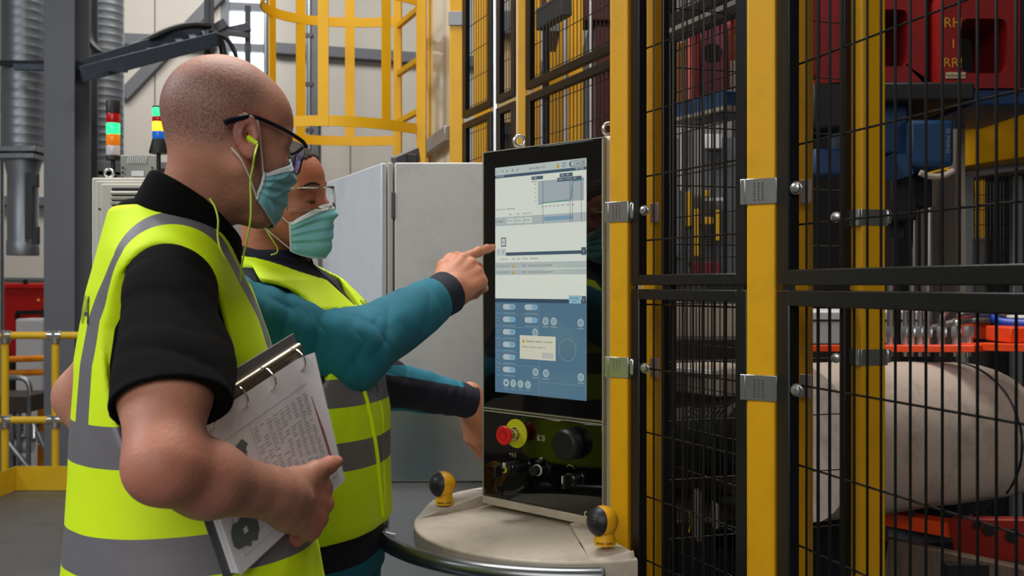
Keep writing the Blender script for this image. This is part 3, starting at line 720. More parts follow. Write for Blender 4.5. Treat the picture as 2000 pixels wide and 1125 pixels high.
[sblk('input_field', [r], '#e8eee6', 3, scr) for r in ((14, 44.3, 22.5, 49), (24, 44.3, 32.5, 49), (34, 44.3, 42.5, 49))]
sblk('icon_button', [(7, 60.6, 12.8, 68.4)], '#41566c', 3, scr); sblk('icon_button', [(7.7, 61.4, 12.1, 67.6)], '#dfe6e2', 4, scr)
sblk('icon_button', [(2, 70, 6.8, 76)], '#d2dfe0', 4, scr); sblk('icon_button', [(7.3, 70, 12.4, 76)], '#d2dfe0', 4, scr)
sblk('info_key', [(95, 71, 99.8, 77.2)], '#51677a', 3, scr); sblk('info_key', [(95.4, 110, 99.8, 115.8)], '#51677a', 4, scr)
sblk('command_key', [(82.4, 109.6, 94.8, 116)], '#9fd0e2', 4, scr)
# keypad content: switch rows, round keys, dial
pill = []
def disc(mb, x, y, r, lv, n=24, sy=1.0):
    u = SW/100; vs = [cpt((x+r*math.cos(2*PI*i/n))*u, SCZ1-(y+r*sy*math.sin(2*PI*i/n))*u, ZF+lv*.00022) for i in range(n)]
    return mb.add(vs, [tuple(range(n))])
def pillb(mb, x0, x1, y, r, lv):
    u = SW/100; vs = []
    for i in range(13): a = -PI/2+PI*i/12; vs.append(cpt((x1-r+r*math.cos(a))*u, SCZ1-(y+r*math.sin(a))*u, ZF+lv*.00022))
    for i in range(13): a = PI/2+PI*i/12; vs.append(cpt((x0+r+r*math.cos(a))*u, SCZ1-(y+r*math.sin(a))*u, ZF+lv*.00022))
    return mb.add(vs, [tuple(range(26))])
y0k, dyk = 119.8, 10.72
for i in range(6):
    y = y0k+dyk*i
    for (xa, xb) in [(9.2, 23.8)]+([(34.2, 48.8)] if i < 2 else []):
        pillb(MB(), xa, xb, y, 2.35, 3).build('switch_track', sm('#c9d6da'), scr, smooth=False)
        pillb(MB(), xb-7, xb, y, 2.35, 4).build('switch_thumb', sm('#8fc0d6'), scr, smooth=False)
        sblk('caption', [(xa, y+5.0, xb, y+5.5)], '#9fb6c4', 3, scr)
    sblk('caption', [(1.5, y-1.6, 6, y-1.2), (2.2, y+.8, 5.4, y+1.2), (1, y+5.0, 7, y+5.4)], '#8fa9ba', 3, scr)
    if i < 5: sblk('row_line', [(0, y+6.5, 50, y+6.8)], '#8aa6b8', 2, scr)
sblk('divider', [(50.2, 116, 50.5, SH)], '#8aa6b8', 2, scr); sblk('divider', [(50.5, 181.4, 100, 181.7)], '#8aa6b8', 2, scr)
for (x, y) in ((57.3, 131), (66.2, 131), (94.2, 131.5), (46, 140.8), (46.3, 173.7), (57.8, 174), (94.5, 174.9)):
    disc(MB(), x, y, 3.3, 3).build('round_key', sm('#b9cdd4'), scr, smooth=False); disc(MB(), x, y, 2.2, 4).build('round_key', sm('#93b3c0'), scr, smooth=False)
    sblk('caption', [(x-3.5, y+4.4, x+3.5, y+5)], '#a5bac6', 3, scr)
for j, x in enumerate((13, 21.2, 29.5, 38)):
    disc(MB(), x, 184.8, 3.3, 3).build('round_key', sm('#b9cdd4'), scr, smooth=False); disc(MB(), x, 184.8, 1 if j == 0 else 2, 4).build('round_key', sm('#2c4052' if j == 0 else '#9bbcb4'), scr, smooth=False)
    sblk('caption', [(x-2.5, 189.6, x+2.5, 190)], '#a5bac6', 3, scr)
disc(MB(), 80.6, 153.7, 9.2, 3, 40).build('touch_dial', sm('#86a6b6'), scr, smooth=False); disc(MB(), 80.6, 153.7, 8.7, 4, 40).build('touch_dial', sm('#5f8298'), scr, smooth=False)
# dialog
sblk('message_box', [(29, 143.5, 68.3, 163.3)], '#e6e4cf', 5, scr, .66)
sblk('message_key', [(53.8, 157, 66, 161.8)], '#cfd4cc', 6, scr)
DT = '#303a40'
def stx(s, x, y, size, col=DT, lv=6, al='LEFT', par=None):
    u = SW/100; return text('writing', s, sm(col), size*u, cpt(x*u, SCZ1-y*u, ZF+lv*.00022), CU, UP, scr, .00005, al)
stx('Operator station 1 is active!', 36.3, 148.2, 2.5); stx('Request operator station 2?', 31.5, 153, 2.3, '#7a7f80'); stx('OK', 56, 159.4, 2.4); stx('+', 62, 159.4, 3.4)
def tri(x, y, s, lv=7, col='#d8b81e'):
    u = SW/100; MB().add([cpt((x-s)*u, SCZ1-(y+s)*u, ZF+lv*.00022), cpt((x+s)*u, SCZ1-(y+s)*u, ZF+lv*.00022), cpt(x*u, SCZ1-(y-s)*u, ZF+lv*.00022)], [(0, 1, 2)]).build('warning_symbol', sm(col), scr, smooth=False)
    stx('!', x, y+.3, s*1.5, '#2a2a20', lv+1, 'CENTER')
tri(33.3, 148, 1.7); tri(71, 3.6, 2.0); tri(21.8, 84.7, 1.5); tri(21.8, 90.2, 1.5)
lg = text('logo', 'BÜHLER', sm('#17304a'), 4.6*SW/100, cpt(99*SW/100, SCZ1-3.9*SW/100, ZF+.0008), CU, UP, scr, .00005, 'RIGHT', xs=.80)
disc(MB(), 84.6, 3.6, 2.0, 3).build('logo', sm('#17304a'), scr, smooth=False); disc(MB(), 85.7, 3.6, 1.7, 4).build('logo', sm('#cfdcd9'), scr, smooth=False)
sline([(84, 5.9), (99.3, 5.9)], .3, '#17304a', 3, 'logo'); sline([(84.5, 1.3), (99.3, 1.3)], .3, '#17304a', 3, 'logo')
for s_, x, y, z, c in (('04-Oct-2021 11:22', 39.5, 3.8, 2.3, DT), ('?', 2.6, 3.8, 2.8, DT), ('*', 8.3, 4.4, 4.2, DT), ('#', 13.6, 3.8, 2.8, DT), ('A', 19.5, 3.6, 3.2, DT), ('O', 25, 3.6, 3.0, DT),
                       ('VACUUM', 1.2, 8.0, 2.2, '#dfe8ea'), ('TBE172086', 88.5, 8.0, 2.0, '#dfe8ea'), ('p [mbar]', 42, 15.0, 1.8, DT),
                       ('0      100    200    400    600    700    900    1 000   1 200', 48.5, 36.4, 1.7, '#55606a'), ('Vacuum mode', 1, 36.2, 1.9, '#55606a'), ('\u00B7 Monitoring', 13, 36.2, 2.0, DT),
                       ('Start           Stop      Current value', 16.5, 41, 1.8, '#55606a'), ('S  Tank 1', 1.5, 46.6, 2.4, DT), ('170 mm', 14.8, 46.6, 1.8, DT), ('810 mm', 24.8, 46.6, 1.8, DT), ('300 mm', 34.8, 46.6, 1.8, DT),
                       ('v 500', 43.5, 12.1, 2.0, '#dfe8ea'), ('s 906    803', 73.5, 12, 1.9, '#dfe8ea'), ('s 980,95 s   W 4 376 s  1 200', 70.8, 15.4, 1.6, '#dfe8ea'),
                       ('Date, time', 7, 79, 1.9, DT), ('Type    Qust    Number    Description', 20, 79, 1.9, DT),
                       ('04-Oct-2021 11:22:31', 2, 84.8, 1.7, '#76848a'), ('04-Oct-2021 08:21:28', 2, 90.3, 1.7, '#76848a'), ('22401     Sump vacuum maint. is requested(fan)', 32, 84.8, 1.7, '#55646a'), ('5542      Die safety is no longer being monitored', 32, 90.3, 1.7, '#55646a'),
                       ('Acknowledge', 83, 111.8, 1.7, '#24506a'), ('alarms', 86, 114.2, 1.7, '#24506a'), ('i', 97, 112.9, 4.2, '#dfe8ea'), ('i', 97, 74.1, 4, '#dfe8ea'),
                       ('80', 46, 17.5, 1.6, DT), ('60', 46, 21, 1.6, DT), ('40', 46, 24.5, 1.6, DT), ('20', 46, 28, 1.6, DT), ('10', 46, 31.5, 1.6, DT), ('1', 19.8, 119.8, 2.6, '#3f6478'), ('1', 44.8, 119.8, 2.6, '#3f6478'), ('1', 19.8, 141.2, 2.6, '#3f6478'), ('1', 19.8, 151.9, 2.6, '#3f6478'),
                       ('I:O', 8.2, 64.6, 2.6, '#3b5a6c'), ('<-', 2.8, 73, 2.8, DT), ('Y', 8.9, 73, 2.8, DT)):
    stx(s_, x, y, z, c, 6)
sblk('cycle_symbol', [(76, 2, 78, 2.5), (78.6, 2, 79, 4.4), (76, 5, 78.6, 5.4), (75.6, 3, 76, 5.2)], '#3b4b58', 4, scr)
# ---- panel controls
def ctrl_R(): return CN.to_track_quat('Z', 'Y').to_matrix()
RN = ctrl_R()
def pxc(px, py):    # point of the face plane seen at px,py
    k = (px-1000)/F; s = (k*O0.y-O0.x)/(CU.x-k*CU.y); d = O0.y+CU.y*s
    return s, CH-(py-HZ)/F*d
RDB = M('emergency_red', '#d81e22', .35, var=.03); YLD = M('disc_yellow_green', '#b7b81c', .4, var=.03)
s, z = pxc(1012, 846)
t = con
MB().lathe([(.0335, .006), (.0335, .008)], cpt(s, z), RN, 40).build('emergency_disc', YLD, con)
MB().lathe([(.0145, .008), (.0145, .012), (.0115, .013), (.0115, .020), (.013, .0205), (.013, .026), (.0105, .027), (.0105, .036)], cpt(s, z), RN, 28).build('button_collar', CHROME, con)
eb = MB().lathe([(.012, .034), (.0165, .036), (.0225, .047), (.0225, .050), (.0205, .0525), (.014, .0525), (.013, .0518), (.0, .0518)], cpt(s, z), RN, 36).build('emergency_button', RDB, con)
MB().lathe([(.011, .0517), (.011, .0526), (.010, .0526), (.010, .0517)], cpt(s, z), RN, 28).build('arrow_ring', M('darker_red', '#a81418', .4, var=0), eb)
s, z = pxc(1121, 866)
MB().lathe([(.032, .006), (.0345, .009), (.0355, .030), (.034, .035), (.0295, .040), (.0, .0405)], cpt(s, z), RN, 48).build('rotary_knob', KNOB, con)
# key switch with key
s, z = pxc(1012, 912)
ks = MB().lathe([(.015, .006), (.0155, .022), (.0145, .0225), (.0145, .030), (.0155, .0305), (.0155, .044), (.0135, .046), (.0, .046)], cpt(s, z), RN, 30).build('key_switch', DARK, con)
MB().lathe([(.0158, .0335), (.0158, .0350)], cpt(s, z), RN, 30).build('chrome_ring', CHROME, ks)
MB().lathe([(.008, .046), (.008, .048), (0, .048)], cpt(s, z), RN, 20).build('lock_face', M('yellow_lock_face', '#b3ae2a', .4, var=0), ks)
MB().box(cpt(s, z+.012, .048), (.006, .004, .008), CR).build('white_mark', WHITE, ks)
ky = MB().box(cpt(s, z, .055), (.004, .016, .008), CR); ky.box(cpt(s, z, .070), (.008, .022, .026), CR)
ky.build('key', DARK, con, .002)
kt = MB(); kp = cpt(s, z-.013, .070)
kt.tube(bez([kp, kp+Vector((-.003, 0, -.02)), cpt(s-.002, z-.05, .060), cpt(s+.03, z-.046, .045), cpt(s+.045, z-.035, .03)], 6), .0035, 8)
kt.box(cpt(s+.0, z-.045, .060), (.012, .008, .022), CR); kt.build('key_tag', DARK, con)
# usb socket cap
s, z = pxc(1060, 916)
us = MB().lathe([(.0115, .006), (.0125, .014), (.0125, .017), (.0, .017)], cpt(s, z), RN, 28).build('usb_socket', DARK, con)
MB().lathe([(.013, .017), (.013, .021)], cpt(s, z), RN, 28).build('white_ring', WHITE, us)
MB().lathe([(.0115, .021), (.0115, .034), (.0105, .036), (.0, .036)], cpt(s, z), RN, 28).build('socket_cap', KNOB, us)
MB().box(cpt(s, z+.018, .012), (.016, .014, .008), CR).build('cap_hinge', DARK, us, .003)
# selector switch
s, z = pxc(1124, 935)
sl = MB().lathe([(.0145, .006), (.0145, .020), (.0135, .0205), (.0135, .026), (0, .026)], cpt(s, z), RN, 30).build('selector_switch', DARK, con)
MB().lathe([(.0148, .0205), (.0148, .0222), (.0130, .0223)], cpt(s, z), RN, 30).build('chrome_ring', CHROME, sl)
MB().box(cpt(s, z-.002, .035), (.009, .020, .030), CR).build('handle', DARK, sl, .003)
MB().box(cpt(s-.0005, z+.004, .0455), (.0025, .0015, .016), CR).build('white_mark', WHITE, sl)
PR = M('white_print', '#c9c7a8', .5, var=0)
def fprint(name, mb): return mb.build(name, PR, con)
s, z = pxc(1060, 855)
for r, a0, a1 in ((.0055, 0, 2*PI), (.0085, -.8, .8), (.0085, PI-.8, PI+.8), (.011, -.8, .8), (.011, PI-.8, PI+.8)):
    m_ = MB(); m_.tube([cpt(s+r*math.cos(a0+(a1-a0)*i/16), z+r*math.sin(a0+(a1-a0)*i/16), .0062) for i in range(17)], .00035, 4, False); fprint('printed_symbol', m_)
s, z = pxc(1000, 886); m_ = MB(); m_.lathe([(.002, .006), (.002, .0064)], cpt(s, z), RN, 12); fprint('printed_symbol', m_)
m_ = MB(); b_ = [(.006, .005), (.006, -.005), (.015, .005), (.015, -.005), (.006, .005)]; m_.tube([cpt(s+x, z+y-.001, .0062) for x, y in b_], .0003, 4, False); m_.tube([cpt(s+x, z+y, .0062) for x, y in [(.018, .005), (.0165, 0), (.018, -.006)]], .0003, 4, False); fprint('printed_symbol', m_)
s, z = pxc(1060, 895); m_ = MB()
for q in ([(-.006, 0), (.006, .001)], [(-.003, 0), (0, .003), (.004, .0035)], [(-.001, 0), (.002, -.0025), (.004, -.002)]): m_.tube([cpt(s+x, z+y, .0062) for x, y in q], .0004, 4, False)
fprint('printed_symbol', m_)
s, z = pxc(1117, 907); m_ = MB(); m_.tube([cpt(s-.006, z, .0062), cpt(s+.006, z-.001, .0062)], .0005, 4, False)
m_.tube([cpt(s+.011*math.cos(a), z-.008+.006*math.sin(a), .0062) for a in [PI*i/12 for i in range(13)]], .0003, 4, False); fprint('printed_symbol', m_)
s, z = pxc(1148, 1003); m_ = MB(); m_.tube([cpt(s+.004*math.cos(a), z+.005*math.sin(a), .0062) for a in [PI*.3+PI*1.4*i/14 for i in range(15)]], .0013, 6, False); fprint('logo', m_)
# ---- table
TC = Vector((.12, 2.22, 0)); TR = .343; TZ = .915
TAB = M('worn_table_top', '#bdb3a4', .55, var=.04, scale=6, dirt='#6a5d50', dirt_amt=.55, dirt_scale=9, bump=.15, bscale=300)
a_u = math.atan2(CU.y, CU.x)
prof = [(TR-.006, -.045), (TR, -.040), (TR, -.004), (TR-.004, 0), (0, 0)]
n_ = 64; vs = []; 
for r, z in prof[:4]:
    for j in range(n_):
        a = 2*PI*j/n_; q = Vector((r*math.cos(a), r*math.sin(a), 0)); back = -q.dot(CN)
        if back > .20: q = q+CN*(back-.20)
        w3 = TC+q; fd = (w3-Vector((.225, 1.99, 0))).dot(Vector((.93, .36, 0)))     # the top is cut straight where the fence runs
        if fd > -.012: w3 -= Vector((.93, .36, 0))*(fd+.012)
        vs.append(w3+UP*(TZ+z))
fs = [(i*n_+j, i*n_+(j+1) % n_, (i+1)*n_+(j+1) % n_, (i+1)*n_+j) for i in range(3) for j in range(n_)]+[tuple(range(n_-1, -1, -1)), tuple(3*n_+j for j in range(n_))]
tb = mesh_obj('table_top', vs, fs, TAB, con, .002)
# raised shoulders at both sides with a step line to the flat front
for sg in (-1, 1):
    poly = []
    for i in range(14):
        a = i/13; ang = a*1.45*1.0
        q = CU*sg*(TR-.004)*math.cos(ang*.62)-CN*-1*(TR-.004)*0
        th = (-.25+a*.98); q = CU*sg*(TR-.004)*math.cos(th)+CN*(TR-.004)*math.sin(th); poly.append(TC+q)
    for i_, w3 in enumerate(poly):
        fd = (w3-Vector((.225, 1.99, 0))).dot(Vector((.93, .36, 0)))
        if fd > -.016: poly[i_] = w3-Vector((.93, .36, 0))*(fd+.016)
    inner = [cpt(.139+sg*(.19 if sg < 0 else .10), 0, .02), cpt(.139+sg*(.20 if sg < 0 else .12), 0, -.06)]
    vs = [p+UP*(TZ-.0005) for p in poly]+[p+UP*(TZ-.0005) for p in inner]
    k_ = len(vs); top = []
    for i, p in enumerate(poly+inner):
        h = (.017 if sg < 0 else .010) if i < 9 or i >= len(poly) else .017*max(0, (13-i)/4.5)
        if i >= len(poly): h = .026 if sg < 0 else .012
        pp = p.lerp(TC, .02) if i < len(poly) else p
        top.append(pp+UP*(TZ+h))
    fs = [tuple(range(k_, 2*k_))]+[(i, (i+1) % k_, (i+1) % k_+k_, i+k_) for i in range(k_)]
    bm = bmesh.new(); bv = [bm.verts.new(v) for v in vs+top]
    for f_ in fs: bm.faces.new([bv[i] for i in f_])
    bmesh.ops.triangulate(bm, faces=bm.faces[:]); bm.verts.index_update()
    mesh_obj('table_shoulder', [v.co.copy() for v in bm.verts], [tuple(x.index for x in f_.verts) for f_ in bm.faces], TAB, con, .0015); bm.free()
# column down to the floor
MB().box(cpt(.139, .47, -.05), (.18, .10, .88), CR).build('column', CBEI, con, .01)
MB().box(cpt(.10, .015, .05), (.26, .26, .03), CR).build('foot_plate', CBEI, con, .004)
# hand rail
HB = M('brushed_rail_steel', '#7c8083', .3, .9, var=.08, scale=20, stretch=None)
a0 = math.atan2(1.79-TC.y, .165-TC.x); a1 = a0-1.50
pts = [TC+Vector((.428*math.cos(a0+(a1-a0)*i/30), .428*math.sin(a0+(a1-a0)*i/30), .0))+UP*.912 for i in range(31)]
e = pts[-1]; tdir = (pts[-1]-pts[-2]).normalized(); inn = (TC-e).normalized(); inn.z = 0
pts += [e+tdir*.03+inn*.012, e+tdir*.055+inn*.04, e+tdir*.055+inn*.075]
pts = bez(pts, 2)
hr = MB().tube(pts, .0165, 18).build('hand_rail', HB, con)
MB().lathe([(.0168, -.002), (.0172, .002), (.014, .006), (0, .007)], pts[0], (pts[0]-pts[1]).to_track_quat('Z', 'Y').to_matrix(), 20).build('end_cap', M('rail_cap_grey', '#56585a', .5, var=0), hr)
for i in (8, 34, 60):
    p = pts[min(i, len(pts)-1)]; q = p+(TC-p).normalized()*.10; q.z = .897; p2 = Vector((p.x, p.y, .905)); q.z = .895
    MB().cyl(p2, q, .006 if i != 60 else .005, 12).build('standoff', ZINC, con)
p = pts[-8]; 
# eyebolts on the housing
for s_, lab in ((.030, 'left'), (.295, 'right')):
    c = cpt(s_+.005, ZT-.002, -.040); c_ = c
    R = Matrix.Rotation(.2, 3, 'Z'); r = .0125; rr = .0045
    o = MB().tube([c+UP*(r+rr*2)+R @ Vector((r*math.cos(a), 0, r*math.sin(a))) for a in [2*PI*i/24 for i in range(25)]], rr, 10, False)
    o.lathe([(rr*2, 0), (rr*2, rr), (rr*1.2, rr*1.6)], c); o.build('lifting_eye', ZINC, con)
# ---- yellow and black enabling knobs
KY = M('knob_yellow', '#d9a010', .45, var=.06, dirt='#7a5a18', dirt_amt=.3, dirt_scale=30)
def hand_knob(px, py, zb, label):
    d = F*(CH-zb)/(py-HZ); c = Vector(((px-1000)/F*d, d, zb)); t = thing('palm_button', label, 'palm switch', tuple(c))
    MB().lathe([(.0215, 0), (.0215, .012), (.019, .017), (.019, .024)], c, None, 32).build('base', KY, t)
    c2 = c+UP*.046-Vector((.004, 0, 0))
    # ball: yellow shell and black rubber caps on the left and right
    n = 32; rows = 18; vy = []; 
    yel = MB(); blk = MB()
    ax = Vector((-.80, -.60, .12)).normalized()
    q = ax.to_track_quat('Z', 'Y').to_matrix()
    R_ = .031
    yel.lathe([(R_*math.sin(a), R_*math.cos(a)) for a in [PI-.9+(-PI+.9+.98)*i/rows for i in range(rows+1)]], c2, q, n)
    cap = [(R_*1.045*math.sin(a), R_*1.045*math.cos(a)) for a in [1.12-1.12*i/10 for i in range(11)]]
    cap = [(cap[0][0]*.96, cap[0][1]-.001)]+[(max(r_, .0002), z_) for r_, z_ in cap]
    blk.lathe(cap, c2, q, n)
    cap2 = [(R_*1.03*math.sin(a), -R_*1.03*math.cos(a)) for a in [.55-.55*i/8 for i in range(9)]]
    yel.lathe([(max(r_, .0002), z_) for r_, z_ in cap2][::-1], c2, q, n)
    yel.build('knob_shell', KY, t); bc = blk.build('rubber_cap', KNOB, t)
    for j in range(5):
        zz = (.30-.15*j)
        rim = []
        rr_ = R_*1.05
        for i in range(9):
            th = -.45+.9*i/8; v = Vector((math.sin(th)*math.cos(zz), math.sin(zz), 0)); v.z = math.sqrt(max(0, 1-v.x**2-v.y**2)); rim.append(c2+q @ (v*rr_))
        MB().tube(rim, .0006, 5).build('grip_rib', KNOB, bc)
    for i, ch in enumerate('MADELL JOBELLA'[:0]): pass
    vd = Vector((-c.x, -c.y, 0)).normalized(); exx = Vector((-vd.y, vd.x, 0)); 
    for i, w_ in enumerate(('HANDELL', 'JOTELLE')):
        pass
    k_ = MB()
    for i in range(12):
        if i == 6: continue
        th = math.atan2(vd.y, vd.x)+(-.75+i*.135); nrm = Vector((math.cos(th), math.sin(th), 0)); tg = Vector((-nrm.y, nrm.x, 0))
        RR = Matrix((tg, nrm, UP)).transposed(); b = c+nrm*.0216+UP*.006
        k_.box(b-tg*.0008, (.0005, .0006, .004), RR); k_.box(b+tg*.0006, (.0005, .0006, .004), RR); k_.box(b+UP*(.0015 if i % 2 else -.0015), (.0018, .0006, .0006), RR)
    k_.build('embossed_print', DARK, t)
hand_knob(868, 984, .932, 'yellow and black palm button on left side of console table')
hand_knob(1181, 1063, .932, 'yellow and black palm button on right side by the yellow post')
# ------------------------------------------------------------------ casting cell behind the mesh: press, robot, hydraulics
def ebox(mb, px0, px1, py0, py1, d, depth, yaw=0):
    a, b = P(px0, py1, d), P(px1, py0, d); c = (a+b)/2; R = Matrix.Rotation(yaw, 3, 'Z')
    return mb.box(c+R @ Vector((0, depth/2, 0)), (abs(b.x-a.x), depth, abs(b.z-a.z)), R)
def pbase(px, py, d): return tuple(P(px, py, d))
BG = M('cell_grey_brown', '#5a514b', .6, var=.15, scale=4, dirt='#241f1c', dirt_amt=.6); LG = M('machine_beige', '#a89a8c', .55, var=.08, scale=5, dirt='#4a3e36', dirt_amt=.4)
DRK = M('machine_black', '#121213', .5, var=.15); DPL = M('dark_die_plate', '#2c2c2c', .5, .4, var=.2, scale=9, dirt='#5a3a22', dirt_amt=.3)
OJ = M('manifold_orange', '#d9430f', .4, var=.08, dirt='#6a2008', dirt_amt=.3); STL = M('brushed_tube_steel', '#a9a5a2', .25, .9, var=.05)
PINK = M('faded_red_plate', '#9a4a5c', .45, var=.15, scale=6, dirt='#c9b0a8', dirt_amt=.3)
def hole_plate(name, mat, par, px0, px1, py0, py1, hx0, hx1, hy0, hy1, d, dp):
    a, b = P(px0, py1, d), P(px1, py0, d); h0, h1 = P(hx0, hy1, d), P(hx1, hy0, d); cx, cz = (h0.x+h1.x)/2, (h0.z+h1.z)/2; n = 32
    fr, vs = [], []
    out, inn = [], []
    for i in range(n):
        t = 2*PI*(i+.5)/n; c_, s_ = math.cos(t), math.sin(t); e = .28
        inn.append((cx+(h1.x-h0.x)/2*math.copysign(abs(c_)**e, c_), cz+(h1.z-h0.z)/2*math.copysign(abs(s_)**e, s_)))
        m_ = max(abs(c_), abs(s_)); ux, uz = c_/m_, s_/m_
        out.append((b.x if ux > .999 else a.x if ux < -.999 else cx+ux*(b.x-a.x)/2, b.z if uz > .999 else a.z if uz < -.999 else cz+uz*(b.z-a.z)/2))
    for y in (d, d+dp): vs += [(x, y, z) for x, z in out]+[(x, y, z) for x, z in inn]
    fs = []
    for i in range(n):
        j = (i+1) % n; fs += [(i, j, n+j, n+i), (2*n+i, 3*n+i, 3*n+j, 2*n+j), (i, 2*n+i, 2*n+j, j), (n+i, n+j, 3*n+j, 3*n+i)]
    o = mesh_obj(name, vs, fs, mat, par); return o
# press (red carriers, dark plate, blue jaws)
t = thing('die_casting_press', 'big press with red carriers over blue jaws behind the right mesh', 'press', (1.9, 4.4, 0))
hole_plate('red_carrier', DRED, t, 1590, 1806, -60, 160, 1690, 1774, 18, 130, 3.9, .3)
hole_plate('red_carrier', DRED, t, 1843, 1992, -60, 172, 1876, 1968, 36, 143, 3.8, .3)
ebox(MB(), 1600, 2050, -80, 175, 4.25, .1).build('inner_wall', DRK, t)
m = MB(); m.cyl(P(1914, 76, 4.05), P(1912, 138, 4.05), .008); m.cyl(P(1922, 78, 4.05), P(1922, 116, 4.05), .004); m.build('bright_rod', CHROME, t)
ebox(MB(), 1700, 1905, 160, 196, 3.75, .7).build('die_plate', DPL, t, .01); ebox(MB(), 1895, 2060, 172, 205, 3.82, .6).build('die_plate', BLUE, t, .01)
ebox(MB(), 1700, 1774, 190, 300, 3.85, .5).build('blue_jaw', BLUE, t, .01)
b2 = ebox(MB(), 1774, 1866, 232, 325, 3.75, .5).build('blue_jaw', BLUE, t, .02)
MB().prism([(x, z) for x, z in [((P(px, 0, 3.74)).x, P(0, py, 3.74).z) for px, py in ((1745, 300), (1774, 345), (1790, 338), (1774, 300))]], 3.76, 4.1, ex=(1, 0, 0), ey=(0, 0, 1), ez=(0, 1, 0)).build('jaw_corner', BLUE, t)
MB().tube(bez([P(1797, 337, 3.74), P(1815, 344, 3.74), P(1840, 344, 3.74), P(1862, 334, 3.74)], 5), .012, 8).build('bright_lip', LG, t)
m = MB(); ebox(m, 1740, 1792, 345, 430, 3.9, .4); ebox(m, 1760, 1822, 340, 405, 4.0, .4); ebox(m, 1735, 1770, 395, 470, 4.0, .3); m.build('dark_mechanism', DRK, t, .008)
text('carrier_lettering', 'RH', M('paint_yellow', '#b8881c', .5, var=0), .055, P(1861, 45, 3.79), (1, 0, 0), (0, 0, 1), t); text('carrier_lettering', '1', MATS['paint_yellow'], .05, P(1862, 86, 3.79), (1, 0, 0), (0, 0, 1), t); text('carrier_lettering', 'RR!', MATS['paint_yellow'], .052, P(1861, 123, 3.79), (1, 0, 0), (0, 0, 1), t)
lb = ebox(MB(), 1848, 1886, 141, 153, 3.79, .004).build('label_plate', M('label_cream', '#b8a888', .5, var=0), t); text('label_print', 'Techno Solis', DRK, .016, P(1867, 147, 3.785), (1, 0, 0), (0, 0, 1), t)
text('jaw_print', '50 PWR42', M('chalk_grey', '#7d8a96', .6, var=0), .022, P(1851, 275, 3.745), (0, 0, -1), (1, 0, 0), t)
m = MB(); ebox(m, 1370, 1420, 40, 215, 3.4, .12); m.build('pink_plate', PINK, t, .01); m = MB(); ebox(m, 1420, 1446, 30, 200, 3.42, .12); m.build('worn_plate', M('red_yellow_worn', '#8a3020', .5, var=.2, dirt='#c8a030', dirt_amt=.9, dirt_scale=9), t, .01)
ebox(MB(), 1353, 1369, 62, 205, 3.35, .14).build('red_bar', RED, t, .006); MB().lathe([(.034, 0), (.034, .004)], P(1391, 104, 3.40), Matrix.Rotation(PI/2, 3, 'X'), 24).build('round_hole', DRK, t)
ebox(MB(), 1426, 1444, 118, 180, 3.41, .004).build('warning_sticker', LG, t)
m = MB(); a, b = P(1338, 225, 3.5), P(1446, 200, 3.15); m.bar(a, b, .12, .075); m.build('blue_beam', BLUE, t, .006)
m = MB(); a, b = P(1320, 240, 3.45), P(1446, 211, 3.1); m.bar(a, b, .10, .012); m.build('bright_edge', LG, t)
ebox(MB(), 1310, 1350, 80, 205, 4.2, .2).build('ochre_panel', M('ochre_paint', '#7a5210', .6, var=.1), t, .01)
for px0, px1, mt in ((1576, 1604, DRED),): ebox(MB(), px0, px1, -40, 150, 3.5, .2).build('red_carrier', mt, t, .01)
ebox(MB(), 1588, 1660, 160, 250, 3.9, .3).build('dark_block', DRK, t, .01); ebox(MB(), 1590, 1648, 290, 340, 3.95, .3).build('blue_jaw', BLUE, t, .01)
for px, r, mt, y0, y1, d in ((1784, .017, CHROME, 405, 1000, 4.3), (1813, .034, STL, 405, 1000, 4.4)): 
    c = P(px, 0, d); MB().cyl((c.x, d, 0), (c.x, d, P(0, y0, d).z), r, 24).build('guide_rod', mt, t)
for px, w_, mt, y0, d in ((1846, 34, BG, 335, 4.5), (1869, 10, LG, 190, 4.45)):
    c = P(px, 0, d); MB().box((c.x, d, P(0, y0, d).z/2), (w_/F*d, .12, P(0, y0, d).z), None).build('column', mt, t, .004)
m = MB(); m.box((2.6, 5.3, 1.6), (2.6, .3, 3.2)); m.build('rear_frame', DRK, t)
for px, y0, w_ in ((1746, 466, 13), (1918, 466, 17)):
    d = 3.3; c = P(px, 0, d); o = thing('steel_cylinder', 'dark steel cylinder standing %s behind right mesh' % ('next to the yellow corner post' if px < 1800 else 'under the yellow cover'), 'cylinder', (c.x, d, 0))
    MB().lathe([(w_/F*d, 0), (w_/F*d, P(0, y0+6, d).z), (w_/F*d*1.05, P(0, y0+5, d).z), (w_/F*d*1.05, P(0, y0, d).z)], (c.x, d, 0)).build('barrel', DPL, o)
# yellow cover with aluminium framed door behind
t = thing('yellow_cover', 'yellow machine cover above an aluminium framed mesh door, far right', 'cover', (2.6, 4.9, 0)); d = 4.7
m = MB(); ebox(m, 1872, 1905, 258, 338, d, .5); m.build('cover_side', YEL, t, .006); m = MB()
a, b = P(1900, 285, d+.1), P(2120, 245, d-.3); m.bar(a, b, .5, .27); m.build('cover_front', YEL, t, .006)
m = MB(); m.bar(P(1900, 240, d+.1), P(2120, 190, d-.3), .6, .03); m.build('cover_top', BG, t)
m = MB(); m.bar(P(1880, 338, d), P(2120, 302, d-.3), .05, .06); m.build('aluminium_profile', M('aluminium_dull', '#85888b', .4, .5, var=.05), t, .003)
for px in (1884, 1978): c = P(px, 0, d); MB().box((c.x, d-.03, P(0, 345, d).z/2), (.045, .04, P(0, 345, d).z)).build('aluminium_upright', MATS['aluminium_dull'], t, .003)
m = MB()
